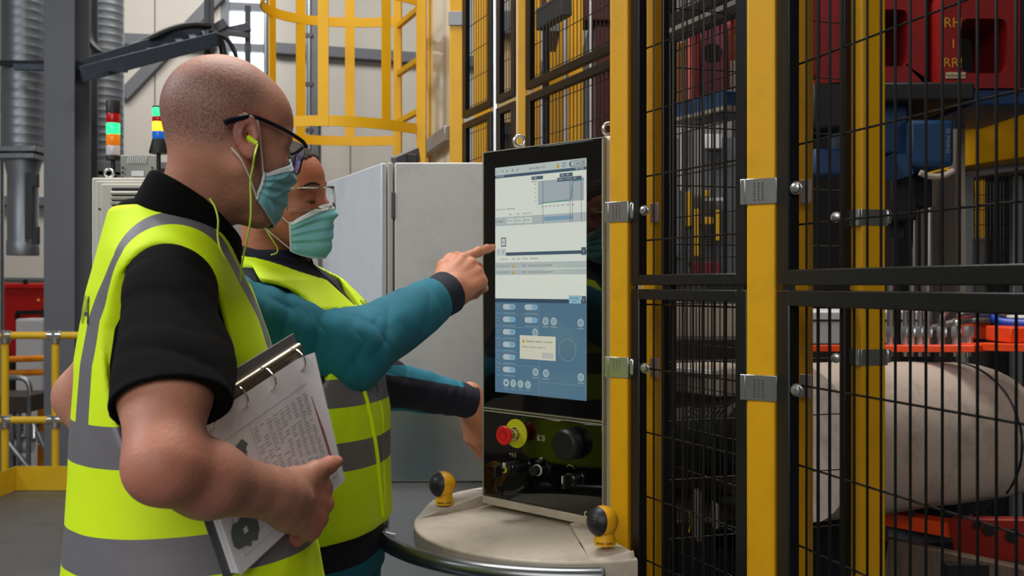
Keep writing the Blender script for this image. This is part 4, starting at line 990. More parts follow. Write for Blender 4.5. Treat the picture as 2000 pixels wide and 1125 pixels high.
for i in range(22): c = P(1895+i*6.5, 0, d+.05); m.cyl((c.x, c.y, .2), (c.x, c.y, P(0, 342, d).z), .0022, 5)
for y in range(352, 900, 29): m.cyl(P(1893, y, d+.05), P(2040, y, d+.05), .0022, 5)
o = m.build('wire_mesh', WIRE, t); o['kind'] = 'stuff'
c = P(1914, 0, 5.1); MB().box((c.x, 5.1, 1.0), (.035, .035, 2.0)).build('yellow_post', YEL, t)
# grey machinery far behind
for px0, px1, py0, py1, d, mt, lab, nm in ((1925, 2100, 360, 700, 8.2, LG, 'pale machine housing far behind the aluminium framed door', 'machine_housing'), (1300, 1460, 380, 640, 7.0, BG, 'grey brown machine base seen low through the near mesh', 'die_machine'), (1480, 1760, 60, 640, 8.6, DRK, 'dark machine body far behind the yellow posts', 'press_housing'), (1770, 1900, 120, 560, 7.6, DRK, 'dark tall housing behind chrome guide rods', 'press_housing'), (1050, 1215, -40, 40, 7.5, M('dark_red_steel', '#4a1512', .6, var=.1), 'dark red steel beam above the far mesh', 'overhead_girder'), (1150, 1215, 48, 700, 7.8, M('brown_steel', '#2b2220', .6, var=.1), 'dark brown steel housing behind the console top right', 'press_housing')):
    a, b = P(px0, py1, d), P(px1, py0, d); t = thing(nm, lab, 'machine', ((a.x+b.x)/2, d, HF if nm != 'overhead_girder' else b.z))
    if nm == 'overhead_girder': ebox(MB(), px0, px1, py0, py1, d, .3).build('beam', mt, t, .01); MB().box((b.x-.1, d+.15, (HF+a.z)/2), (.2, .2, a.z-HF)).build('leg', mt, t)
    else:
        MB().box(((a.x+b.x)/2, d+.5, (b.z+HF)/2), (b.x-a.x, 1, b.z-HF)).build('body', mt, t, .02)
        for k_ in range(3): MB().box(((a.x+b.x)/2, d-.01, b.z-(b.z-a.z)*(k_+.7)/3.5), ((b.x-a.x)*.8, .03, .04)).build('rib', mt, t)
# yellow columns and bright window strips behind the far mesh
for px, w_, d, lab in ((1050, 12, 6.0, 'slim yellow column far behind the console'), (1084, 34, 6.4, 'yellow machine column behind the far mesh, left of two wide'), (1123, 28, 6.0, 'yellow machine column behind the far mesh, right of two wide'), (943, 34, 6.6, 'yellow column behind the first narrow far mesh'), (1278, 20, 5.6, 'yellow machine column seen between the two left black frames')):
    c = P(px, 0, d); t = thing('yellow_column', lab, 'column', (c.x, d, 0)); MB().box((c.x, d, 2.2), (w_/F*d, .12, 4.4)).build('column_body', YEL, t, .005); MB().box((c.x, d, .01), (w_/F*d*1.6, .25, .02)).build('foot_plate', YEL, t)
for px, w_, d, z0, z1, lab in ((1103, 5, 6.15, .0, 4.2, 'bright steel strip between two yellow machine columns'), (1058, 6, 5.9, 0, 2.6, 'bright steel tube behind the far mesh left of the yellow columns'), (1153, 4, 6.0, 0, 3.2, 'bright steel strip right of the yellow machine columns')):
    c = P(px, 0, d); t = thing('steel_strip', lab, 'strip', (c.x, d, z0)); MB().box((c.x, d, (z0+z1)/2), (w_/F*d, .03, z1-z0)).build('strip_body', M('bright_aluminium', ''), t, .003)
t = thing('cream_housing', 'cream machine housing behind the narrow far mesh panels', 'machine', (-.05, 7.0, 0))
ebox(MB(), 935, 1042, 70, 240, 7.0, .4).build('cream_body', M('warm_cream_housing', '#c9ab74', .5, var=.05), t, .01); ebox(MB(), 930, 1045, 20, 66, 6.9, .4).build('grey_top', GREYS, t, .01); ebox(MB(), 935, 1042, 245, 262, 6.9, .4).build('dark_band', DRK, t)
c = P(990, 0, 7.2); MB().box((c.x, 7.3, P(0, 262, 7).z/2), (.3, .4, P(0, 262, 7).z)).build('base', GREYS, t)
m = MB(); m.bar(P(1055, 40, 5.5), P(1108, 8, 5.2), .06, .12); t = thing('support_arm', 'dark grey support arm clamped to the wide yellow machine column', 'arm', tuple(P(1084, 25, 5.4))); m.build('arm', DGREY, t, .005); ebox(MB(), 1068, 1094, 46, 62, 5.7, .5).build('clamp_block', GREYS, t, .005)
c = P(1066, 0, 5.6); MB().cyl((c.x, 5.6, 0), (c.x, 5.6, P(0, 30, 5.6).z), .02).build('pole', DRK, t)
# distant guard screen with yellow bits, seen through the near fence
t = thing('guard_screen', 'perforated grey guard screen with yellow frame seen through the near mesh', 'screen', (P(1380, 0, 5.4).x, 5.4, 0)); d = 5.4
SCM = M('perforated_grey', '#55565a', .6, var=.3, scale=60)
ebox(MB(), 1305, 1345, 270, 548, d, .03).build('screen_sheet', SCM, t); ebox(MB(), 1372, 1455, 268, 548, d, .03).build('screen_sheet', SCM, t)
YB = M('faded_yellow_bar', '#c99a10', .5, var=.05)
for r in ((1355, 1368, 408, 500), (1340, 1352, 374, 442), (1375, 1396, 424, 438), (1396, 1408, 410, 470), (1372, 1386, 372, 384)): ebox(MB(), *r, d-.06, .04).build('yellow_bar', YB, t, .003)
ebox(MB(), 1372, 1412, 386, 392, d-.05, .03).build('white_bar', WHITE, t); ebox(MB(), 1376, 1410, 262, 290, d-.05, .03).build('white_bar', WHITE, t, .004)
ebox(MB(), 1305, 1322, 480, 500, d-.05, .03).build('blue_box', M('light_blue_box', '#4a90b8', .5, var=0), t); ebox(MB(), 1352, 1408, 512, 545, d-.05, .05).build('dark_red_bar', M('maroon_bar', '#6a1a24', .5, var=.1), t, .003)
MB().cyl(P(1330, 240, 4.6), P(1330, 372, 4.6), .006).build('thin_white_tube', WHITE, t); ebox(MB(), 1338, 1350, 255, 365, 5.2, .05).build('brown_plate', BG, t)
c = P(1380, 0, d); MB().box((c.x, d+.1, P(0, 548, d).z/2), (.5, .1, P(0, 548, d).z)).build('lower_skirt', BG, t)
# lower machine seen through near fence: beam, belt, motor, base
t = thing('machine_bed', 'beige machine bed with a light beam above a black motor, low behind near mesh', 'machine', (P(1400, 0, 3.6).x, 3.6, 0))
m = MB(); ebox(m, 1300, 1470, 590, 664, 4.4, .3); m.build('beige_wall', LG, t); m = MB(); ebox(m, 1300, 1470, 664, 702, 4.0, .3); m.build('black_belt', DRK, t)
m = MB(); m.bar(P(1300, 730, 4.0), P(1470, 745, 3.3), .25, .10); m.build('light_beam', LG, t, .008); m = MB(); m.bar(P(1300, 712, 3.95), P(1470, 726, 3.3), .30, .012); m.build('beam_lip', WHITE, t)
m = MB(); m.bar(P(1300, 775, 4.1), P(1470, 800, 3.4), .2, .10); m.build('brown_underside', BG, t, .006)
mo = MB().cyl(P(1318, 860, 3.5), P(1475, 850, 3.1), .115, 28).build('motor', DRK, t)
for i in range(9): 
    a = P(1385+i*9, 856-i*.5, 3.33-i*.023); MB().lathe([(.118, -.003), (.123, -.003), (.123, .003), (.118, .003)], a, (P(1475, 850, 3.1)-P(1318, 860, 3.5)).to_track_quat('Z', 'Y').to_matrix(), 28).build('cooling_fin', DRK, mo)
MB().prism([(-.017, -.015), (.017, -.015), (0, .018)], 0, .003, P(1328, 853, 3.30)).build('warning_sign', M('warning_yellow', ''), mo)
for r in ((1300, 1440, 915, 955, 3.9, .3), (1362, 1372, 960, 1060, 3.4, .06), (1395, 1405, 985, 1035, 3.3, .06), (1385, 1450, 1030, 1075, 3.5, .3), (1300, 1345, 1000, 1125, 3.7, .3)): ebox(MB(), *r).build('bed_block', LG if r[0] != 1300 else BG, t, .006)
MB().box((P(1390, 0, 3.8).x, 3.9, .3), (.7, .8, .6)).build('base', DRK, t, .01)
MB().tube(bez([P(1347, 1000, 3.2), P(1350, 1020, 3.2), P(1346, 1040, 3.2)], 5), .004, 6).build('yellow_green_wire', CORD_ if 'CORD_' in globals() else YEL, t)
# robot arm: big cream casing
t = thing('industrial_robot', 'large cream robot arm casing with black seam behind the right mesh', 'robot', (P(1800, 0, 3.0).x, 3.0, 0))
a, b = P(1550, 866, 2.78), P(1868, 854, 3.10); ax = (b-a).normalized(); q = ax.to_track_quat('Z', 'Y').to_matrix(); L = (b-a).length; R_ = .238
prof = [(R_*.96, 0), (R_*.985, L*.3), (R_, L*.7), (R_, L)]+[(R_*math.cos(i*PI/2/12)**.62 if i < 12 else .001, L+.26*math.sin(i*PI/2/12)) for i in range(1, 13)]
n = 48; vs = []; zmin = a.z-.205
for r, z in prof:
    for j in range(n):
        th = 2*PI*j/n; p = a+q @ Vector((r*math.cos(th), r*math.sin(th), z)); 
        if p.z < zmin+.02*z: p.z = zmin+.02*z
        vs.append(p)
k_ = len(prof); fs = [(i*n+j, i*n+(j+1) % n, (i+1)*n+(j+1) % n, (i+1)*n+j) for i in range(k_-1) for j in range(n)]+[tuple(range(n-1, -1, -1))]
RC = M('robot_cream', '#b9a99c', .5, var=.05, scale=5, dirt='#4a3a34', dirt_amt=.6, dirt_scale=7)
cs = mesh_obj('casing', vs, fs, RC, t)
sp_ = []; rr = R_+.0005; zz = L-.02
ring = [a+q @ Vector((rr*math.cos(2*PI*i/90), rr*math.sin(2*PI*i/90), zz)) for i in range(90)]; rc_ = a+ax*zz
for p in sorted([p for p in ring if (p-rc_).dot(Vector((0, 0, CH))-p) > -.01 and p.z > zmin+.03], key=lambda p: p.z): sp_.append((p, .0030+.0022*abs(math.sin(p.z*60))))
MB().tube([x[0] for x in sorted(sp_, key=lambda x: 0)], [x[1] for x in sp_], 8).build('black_seam', DARK, cs)
c_ = a.lerp(b, .86); ug = MB().lathe([(.001, -.05), (.10, -.045), (.15, -.02), (.165, .01), (.165, .05)], Vector((c_.x, c_.y, zmin-.005)), None, 36).build('under_recess', DRK, t)  # dark solid added to stand for the black recess under the casing
m = MB(); m.box(P(1560, 1005, 3.0)+Vector((.2, .3, -.35)), (.35, .35, .95)); m.build('robot_foot', DRK, t, .02)
t = thing('red_base_beam', 'dark red steel beam with round holes under the cream robot arm', 'beam', (P(1930, 0, 2.7).x, 2.7, 0))  # a plain steel beam under the robot arm, not a rail
m = MB(); a_, b_ = P(1865, 1062, 2.78), P(2080, 1068, 2.6); m.bar(a_, b_, .05, .15); m.build('beam', M('signal_red_brown', '#7a1408', .5, var=.08), t, .004)
for px, py, r in ((1908, 1026, .012), (1932, 1034, .018), (1978, 1046, .020), (1780, 1002, .012)): 
    dd = 2.78-(px-1865)/215*.18-.030; MB().lathe([(r, 0), (r, .004)], P(px, py, dd), Matrix.Rotation(PI/2-0, 3, 'X'), 20).build('hole', DRK, t)
m = MB(); m.bar(P(1725, 1008, 2.95), P(1870, 1034, 2.80), .06, .04); m.build('orange_strip', OJ, t); MB().box((P(1960, 0, 2.6).x, 2.62, .35), (.3, .04, .7)).build('web', DRK, t)
t = thing('steel_tray', 'brown scraped steel tray at the bottom right corner behind mesh', 'tray', (P(1850, 0, 2.6).x, 2.6, 0))
m = MB(); m.bar(P(1725, 1118, 2.72), P(2080, 1200, 2.55), .04, .20); m.build('tray_side', M('scraped_brown', '#5a4a3e', .55, .3, var=.5, scale=14, stretch=(8, 1, .6)), t, .004)
MB().box((P(1850, 0, 2.6).x, 2.7, .28), (.6, .2, .56)).build('tray_leg', DRK, t); ebox(MB(), 1735, 1865, 1012, 1060, 2.95, .03).build('grey_plate', GREYS, t)
# hydraulic manifold with bent tubes
t = thing('hydraulic_manifold', 'orange manifold bar with a row of bent steel tubes above robot arm', 'manifold', (P(1810, 0, 3.0).x, 3.0, 0)); d = 2.9
m = MB(); m.bar(P(1580, 680, 3.35), P(1918, 680, d), .10, .020); m.build('manifold_bar', OJ, t, .002)
m = MB(); m.bar(P(1905, 676, d+.1), P(2080, 680, d-.2), .12, .022); m.build('manifold_plate', OJ, t, .002); ebox(MB(), 1973, 2060, 640, 670, d-.05, .15).build('orange_block', OJ, t, .004); ebox(MB(), 1905, 1935, 628, 662, d+.3, .1).build('orange_block', OJ, t, .004)
tubes = [(1740, 590, 0), (1769, 590, 1), (1782, 588, 0), (1798, 605, 1), (1812, 592, 0), (1840, 612, 2), (1868, 622, 2), (1893, 640, 0)]
for i, (px, yt, bd) in enumerate(tubes):
    dd = 3.16-(px-1740)/180*.22; pts = [P(px, 690, dd), P(px, 650, dd)]
    if bd == 2: pts += [P(px, yt+14, dd), P(px+4, yt+2, dd), P(px+16, yt-6, dd), P(px+100 if i == 6 else px+70, yt-9, dd+.1)]
    elif bd == 1: pts += [P(px, 612, dd), P(px+4, 600, dd), P(px+18, 592, dd+.05), P(px+60, 590, dd+.15)]
    else: pts += [P(px, yt, dd), P(px, yt-40 if i != 7 else yt-2, dd)]
    o = MB().tube(bez(pts, 5), .0105 if i in (0, 4, 5, 6) else .009, 12).build('hydraulic_tube', STL, t)
    MB().lathe([(.0165, 0), (.0165, .028), (.013, .033)], P(px, 658, dd), None, 6).build('hex_nut', ZINC, o); MB().cyl(P(px, 674, dd), P(px, 656, dd), .012, 12).build('fitting', ZINC, o)
    MB().cyl(P(px, 683, dd), P(px, 696, dd), .011, 12).build('lower_fitting', STL, o)
MB().tube(bez([P(1800, 642, 3.3), P(1830, 640, 3.25), P(1870, 628, 3.2), P(1905, 624, 3.2), P(1960, 622, 3.1), P(2040, 622, 3.0)], 6), .013, 10).build('braided_hose', M('braided_steel', '#8d8681', .4, .7, var=.5, scale=160), t)
MB().tube(bez([P(1940, 622, 3.05), P(1965, 630, 3.0), P(2060, 634, 2.9)], 6), .014, 12).build('blue_hose', M('hose_blue', '#123a9a', .35, var=.05), t)
MB().tube(bez([P(1942, 618, 3.15), P(1955, 628, 3.12), P(1965, 645, 3.1), P(1975, 655, 3.1)], 6), .014, 12).build('light_blue_hose', M('hose_cyan', '#2a86b8', .35, var=.05), t)
m = MB(); m.cyl(P(1920, 650, 3.3), P(1920, 745, 3.3), .045, 24); m.build('dark_cylinder', DPL, t)
for px in (1760, 1900): c = P(px, 690, 3.1); MB().box((c.x, 3.3, c.z/2), (.05, .05, c.z)).build('stand', DRK, t)
t = thing('cable_cover', 'light grey machine cover behind the hydraulic tubes', 'cover', (P(1770, 0, 3.7).x, 3.7, 0))
ebox(MB(), 1580, 1812, 608, 672, 3.7, .4).build('cover', WHITE, t, .006); ebox(MB(), 1580, 1812, 624, 627, 3.69, .02).build('joint', DRK, t); c = P(1720, 672, 3.9); MB().box((c.x, 3.9, c.z/2), (.3, .3, c.z)).build('stand', DRK, t)
# ------------------------------------------------------------------ signed distance modelling (numpy) for bodies and clothes
A_ = lambda *v: np.array(v, np.float32)
def nrm(v): v = np.asarray(v, np.float64); return v/np.linalg.norm(v)
def rc(p, a, b, ra, rb):
    a = np.asarray(a, np.float32); b = np.asarray(b, np.float32); ba = b-a; pa = p-a
    t = np.clip(pa @ ba/max(float(ba @ ba), 1e-9), 0, 1); q = pa-t[:, None]*ba
    return np.sqrt((q*q).sum(1))-(ra+(rb-ra)*t)
def ell(p, c, r, R=None):
    q = p-np.asarray(c, np.float32)
    if R is not None: q = q @ np.asarray(R, np.float32)
    r = np.asarray(r, np.float32); a = q/r; k0 = np.sqrt((a*a).sum(1)); b = a/r; k1 = np.sqrt((b*b).sum(1))+1e-6
    return k0*(k0-1)/k1
def rbox(p, c, h, r, R=None):
    q = p-np.asarray(c, np.float32)
    if R is not None: q = q @ np.asarray(R, np.float32)
    q = np.abs(q)-np.asarray(h, np.float32)+r
    return np.sqrt((np.maximum(q, 0)**2).sum(1))+np.minimum(q.max(1), 0)-r
def smin(a, b, k): h = np.maximum(k-np.abs(a-b), 0)/k; return np.minimum(a, b)-h*h*k*.25
def smax(a, b, k): return -smin(-a, -b, k)
def chain(p, pts, rs, k=.0):
    d = None
    for i in range(len(pts)-1):
        e = rc(p, pts[i], pts[i+1], rs[i], rs[i+1]); d = e if d is None else (smin(d, e, k) if k else np.minimum(d, e))
    return d
def box_cull(fn, lo, hi, m=.04):
    lo = np.asarray(lo, np.float32)-m; hi = np.asarray(hi, np.float32)+m
    def f(p):
        ins = ((p > lo) & (p < hi)).all(1); o = np.full(len(p), 1.0, np.float32)
        out = np.maximum(np.maximum(lo-p, p-hi), 0); o = np.sqrt((out*out).sum(1))+m
        if ins.any(): o[ins] = fn(p[ins])
        return o
    return f
def fbm(p, s, seed=0):
    r = np.random.RandomState(seed); q = p*s; o = np.zeros(len(p), np.float32); amp = 1
    for i in range(3):
        w = r.normal(size=(4, 3)).astype(np.float32); ph = r.rand(4)*6.28
        q2 = q+.6*np.sin(q[:, [1, 2, 0]]*1.3+ph[0])
        for j in range(4): o += amp*np.sin(q2 @ w[j]+ph[j]).astype(np.float32)/4
        amp *= .5; q = q*1.9
    return o
def axis(lo, hi, h, coarse=None):       # coordinates with step h, or with coarse=(below, hc) a larger step below a value
    if coarse is None: return np.arange(lo, hi+h, h, dtype=np.float32)
    c, hc = coarse; return np.concatenate([np.arange(lo, c, hc), np.arange(c, hi+h, h)]).astype(np.float32)
def nets(f, xs, ys, zs, B=8, slack=1.25):
    nx, ny, nz = len(xs), len(ys), len(zs)
    pad = lambda a: np.concatenate([a, a[-1]+(a[-1]-a[-2])*np.arange(1, (-(len(a)-1)) % B+1)]) if (len(a)-1) % B else a
    xs, ys, zs = [pad(a).astype(np.float32) for a in (xs, ys, zs)]; nx, ny, nz = len(xs), len(ys), len(zs)
    cx, cy, cz = [(a[:-1:B]+a[B::B])/2 for a in (xs, ys, zs)]
    hx, hy, hz = [(a[B::B]-a[:-1:B])/2 for a in (xs, ys, zs)]
    G = np.stack(np.meshgrid(cx, cy, cz, indexing='ij'), -1).reshape(-1, 3)
    rad = np.sqrt((hx**2)[:, None, None]+(hy**2)[None, :, None]+(hz**2)[None, None, :])
    cv = f(G).reshape(len(cx), len(cy), len(cz)); act = np.abs(cv) < rad*slack+.006
    V = np.repeat(np.repeat(np.repeat(np.where(cv < 0, -1., 1.).astype(np.float32), B, 0), B, 1), B, 2)
    V = np.pad(V, ((0, 1),)*3, mode='edge')
    am = np.zeros((nx, ny, nz), bool); a3 = np.repeat(np.repeat(np.repeat(act, B, 0), B, 1), B, 2)
    for i in (0, 1):
        for j in (0, 1):
            for k in (0, 1): am[i:nx-1+i, j:ny-1+j, k:nz-1+k] |= a3
    idx = np.argwhere(am); pts = np.stack([xs[idx[:, 0]], ys[idx[:, 1]], zs[idx[:, 2]]], 1)
    vals = np.concatenate([f(pts[i:i+400000]) for i in range(0, len(pts), 400000)])
    V[am] = vals; V[V == 0] = 1e-6; S = V < 0
    c8 = [S[i:nx-1+i, j:ny-1+j, k:nz-1+k] for i in (0, 1) for j in (0, 1) for k in (0, 1)]
    anyb = c8[0].copy(); allb = c8[0].copy()
    for c in c8[1:]: anyb |= c; allb &= c
    cell = anyb & ~allb; ci = np.argwhere(cell); n = len(ci); cid = np.full(cell.shape, -1, np.int32); cid[cell] = np.arange(n)
    acc = np.zeros((n, 3), np.float64); cnt = np.zeros(n)
    corners = [(i, j, k) for i in (0, 1) for j in (0, 1) for k in (0, 1)]
    def pos(o): return np.stack([xs[ci[:, 0]+o[0]], ys[ci[:, 1]+o[1]], zs[ci[:, 2]+o[2]]], 1)
    def val(o): return V[ci[:, 0]+o[0], ci[:, 1]+o[1], ci[:, 2]+o[2]]
    for a in corners:
        for ax in range(3):
            if a[ax]: continue
            b = list(a); b[ax] = 1; va, vb = val(a), val(b); m = (va < 0) != (vb < 0)
            t = (va/(va-vb+1e-12))[m][:, None]; acc[m] += pos(a)[m]*(1-t)+pos(b)[m]*t; cnt[m] += 1
    P_ = acc/cnt[:, None]; quads = []
    for ax in range(3):
        sl0 = [slice(None)]*3; sl1 = [slice(None)]*3; sl0[ax] = slice(0, -1); sl1[ax] = slice(1, None)
        e = np.argwhere(S[tuple(sl0)] != S[tuple(sl1)]); o1, o2 = [(1, 2), (2, 0), (0, 1)][ax]
        e = e[(e[:, o1] > 0) & (e[:, o2] > 0) & (e[:, o1] < V.shape[o1]-1) & (e[:, o2] < V.shape[o2]-1)]
        s = S[e[:, 0], e[:, 1], e[:, 2]]
        def g(d1, d2):
            q = e.copy(); q[:, o1] -= d1; q[:, o2] -= d2; return cid[q[:, 0], q[:, 1], q[:, 2]]
        Q = np.stack([g(1, 1), g(0, 1), g(0, 0), g(1, 0)], 1); Q[~s] = Q[~s][:, ::-1]; quads.append(Q)
    Q = np.concatenate(quads); Q = Q[(Q >= 0).all(1)]
    return P_, Q
def smooth_mesh(V, Q, it=2, lam=.5):
    E = np.concatenate([Q[:, [i, (i+1) % Q.shape[1]]] for i in range(Q.shape[1])]); n = len(V)
    deg = np.bincount(E.ravel(), minlength=n)[:, None].astype(float)
    for k in range(it):
        for l in (lam, -lam*1.03):
            S_ = np.zeros_like(V)
            for c in range(3): S_[:, c] = np.bincount(E[:, 0], V[E[:, 1], c], n)+np.bincount(E[:, 1], V[E[:, 0], c], n)
            V = V+l*(S_/np.maximum(deg, 1)-V)
    return V
def tris(Q): return np.concatenate([Q[:, [0, 1, 2]], Q[:, [0, 2, 3]]])
def cut(V, T, f):
    """split triangles along f=0; returns V, T(f<0), T(f>=0)"""
    f = np.where(np.abs(f) < 1e-7, 1e-7, f); s = f < 0; ns = s[T].sum(1)
    neg, posi, mix = T[ns == 3], T[ns == 0], T[(ns == 1) | (ns == 2)]
    lone = np.where(ns[(ns == 1) | (ns == 2)] == 1, True, False)
    sm_ = s[mix]; which = np.where(lone, sm_.argmax(1), (~sm_).argmax(1)); r = np.arange(len(mix))
    a = mix[r, which]; b = mix[r, (which+1) % 3]; c = mix[r, (which+2) % 3]
    def mid(i, j):
        t = (f[i]/(f[i]-f[j]))[:, None]; return V[i]*(1-t)+V[j]*t
    n0 = len(V); k = len(mix)
    E = np.concatenate([np.sort(np.stack([a, b], 1), 1), np.sort(np.stack([a, c], 1), 1)]); U, inv = np.unique(E, axis=0, return_inverse=True); inv = inv.ravel()
    M_ = mid(U[:, 0], U[:, 1]) if len(U) else np.zeros((0, 3)); V2 = np.concatenate([V, M_]); ab = n0+inv[:k]; ac = n0+inv[k:]
    la = np.stack([a, ab, ac], 1); o1 = np.stack([ab, b, c], 1); o2 = np.stack([ab, c, ac], 1)
    neg = np.concatenate([neg, la[lone], o1[~lone], o2[~lone]]); posi = np.concatenate([posi, la[~lone], o1[lone], o2[lone]])
    return V2, neg, posi
def compact(V, T):
    u, inv = np.unique(T, return_inverse=True); return V[u], inv.reshape(T.shape)
def sobj(name, V, T, mat, parent=None, attr=None, origin=None):
    V, T = compact(V, T); o = mesh_obj(name, V, T, mat, parent, origin=origin, ang=0); o.data.shade_smooth()
    if attr:
        for k, fn in attr.items():
            a = o.data.attributes.new(k, 'FLOAT', 'POINT'); a.data.foreach_set('value', np.asarray(fn(V.astype(np.float32)), np.float32))
    return o
class Frame:     # a local frame: x forward, y left, z up
    def __init__(s, o, yaw, pitch=0, roll=0):
        s.o = np.array(o, np.float32); s.R = np.array(Matrix.Rotation(yaw, 3, 'Z') @ Matrix.Rotation(pitch, 3, 'Y') @ Matrix.Rotation(roll, 3, 'X'), np.float32)
    def l(s, p): return (p-s.o) @ s.R
    def w(s, q): return np.asarray(q, np.float32) @ s.R.T+s.o
    def W(s, *q): return Vector([float(v) for v in s.w(np.array(q, np.float32))])
def interp_tab(z, tab): t = np.array(sorted(tab)); return [np.interp(z, t[:, 0], t[:, i]).astype(np.float32) for i in range(1, t.shape[1])]
def loft(p, tab, yaw, n=2.5, off=0):
    cx, cy, a, b = interp_tab(p[:, 2], tab); a = a+off; b = b+off; dx, dy = p[:, 0]-cx, p[:, 1]-cy; c, s = math.cos(yaw), math.sin(yaw)
    u = (dx*c+dy*s)/a; v = (-dx*s+dy*c)/b; k = (np.abs(u)**n+np.abs(v)**n)**(1/n)
    return (k-1)*np.minimum(a, b)
# ------------------------------------------------------------------ head
def head_sdf(q, sc=1.0, ears=True):
    """q in head space (metres, origin between the ear canals)"""
    d = ell(q, (-.010, 0, .048), (.098, .079, .089))
    d = smin(d, ell(q, (.038, 0, .047), (.060, .063, .058)), .03)
    d = smin(d, ell(q, (.044, 0, -.020), (.052, .056, .070)), .03)
    for s in (-1, 1):
        d = smin(d, rc(q, (.004, s*.058, -.040), (.066, s*.018, -.090), .017, .018), .035)
        d = smin(d, ell(q, (.062, s*.038, -.018), (.026, .024, .024)), .02)
        d = smin(d, rc(q, (.088, s*.010, .026), (.072, s*.052, .024), .010, .009), .016)
    d = smin(d, ell(q, (.080, 0, -.094), (.020, .022, .018)), .025)
    d = smin(d, ell(q, (.080, 0, -.055), (.022, .030, .025)), .02)
    for s in (-1, 1): d = smax(d, -ell(q, (.104, s*.032, .006), (.017, .017, .013)), .014)
    for s in (-1, 1): d = smin(d, ell(q, (.078, s*.032, .006), (.0155, .0150, .0125)), .005)
    d = smin(d, chain(q, [(.092, 0, .014), (.104, 0, -.008), (.114, 0, -.028)], [.008, .009, .011], .01), .014)
    for s in (-1, 1): d = smin(d, ell(q, (.104, s*.012, -.030), (.010, .008, .008)), .008)
    d = smin(d, rc(q, (.098, -.018, -.056), (.098, .018, -.056), .005, .005), .010)
    d = smin(d, rc(q, (.096, -.015, -.066), (.096, .015, -.066), .006, .006), .008)
    if ears:
        for s in (-1, 1):
            RE = Matrix.Rotation(s*.30, 3, 'Z') @ Matrix.Rotation(-.22, 3, 'Y'); C = np.array([-.011, s*.0885, .002])
            qe = (q-C.astype(np.float32)) @ np.asarray(RE, np.float32); qe = qe*np.array([1, s, 1], np.float32)     # ear space: y outward
            e = ell(qe, (0, 0, .003), (.0195, .0058, .0315))
            e = smin(e, ell(qe, (.004, -.001, -.026), (.0085, .0048, .0100)), .010)
            e = smax(e, -ell(qe, (.002, .0068, .007), (.0135, .0060, .0205)), .0025)
            e = smin(e, chain(qe, [(.004, .0015, .019), (-.005, .0025, .012), (-.007, .0028, .002), (-.004, .002, -.008), (.002, .0015, -.013)], [.0022, .0030, .0032, .0030, .002], .002), .003)
            e = smax(e, -ell(qe, (.004, .0055, -.002), (.0075, .0095, .0100)), .003)
            e = smin(e, ell(qe, (.0135, .000, -.003), (.0045, .0045, .0070)), .005)
            e = smin(e, chain(qe, [(.012, -.001, .006), (.014, -.002, .016), (.010, .001, .026)], [.0035, .0036, .0032], .002), .004)
            d = smin(d, e, .009)
    return d
def neck_sdf(q, base, r0=.057, r1=.062): return rc(q, (-.022, 0, -.02), base, r0, r1)
# ------------------------------------------------------------------ hand: x to the fingers, z out of the back of the hand, y to the thumb
def hand_pts(curl, spread=(.12, .02, -.08, -.2), scale=1.0, lens=None):
    kn = [(.094, .029, 0), (.098, .009, .003), (.093, -.011, .001), (.084, -.029, -.004)]
    L = [(.046, .027, .022), (.049, .031, .023), (.045, .029, .022), (.036, .021, .019)]; out = []
    for i in range(4):
        p = np.array(kn[i]); a = 0; pts = [p.copy()]
        for j in range(3):
            a += curl[i][j]; dr = np.array([math.cos(a)*math.cos(spread[i]), math.cos(a)*math.sin(spread[i]), -math.sin(a)]); p = p+dr*L[i][j]; pts.append(p.copy())
        out.append(pts)
    return out
def hand_sdf(q, curl, thumb, spread=(.12, .02, -.08, -.2), sc=1.0, taper=1.0):
    q = q/sc
    d = rbox(q, (.055, 0, -.004), (.042, .036, .0125), .012)
    d = smin(d, ell(q, (.034, .018, -.012), (.034, .018, .014)), .014)
    d = smin(d, ell(q, (.036, -.022, -.010), (.034, .014, .013)), .014)
    d = smin(d, rc(q, (-.02, 0, -.002), (.03, 0, -.002), .026, .024), .02)
    R = [(.0104, .0094, .0084, .0068), (.0106, .0097, .0086, .0070), (.0102, .0092, .0082, .0068), (.0090, .0080, .0072, .0060)]
    F_ = hand_pts(curl, spread)
    for i in range(4):
        m = np.array([.045, F_[i][0][1]*.7, .001]); d = smin(d, rc(q, m, F_[i][0], .010, .0112), .010)
    for i in range(4):
        f_ = chain(q, F_[i], R[i], .0035)
        for j in (1, 2): f_ = smin(f_, ell(q, F_[i][j]+np.array([0, 0, .0012]), (R[i][j]*1.04,)*3), .003)
        d = smin(d, f_, .0045)
    t = chain(q, thumb, [.0150, .0125, .0110, .0085], .006)
    return smin(d, t, .012)*sc
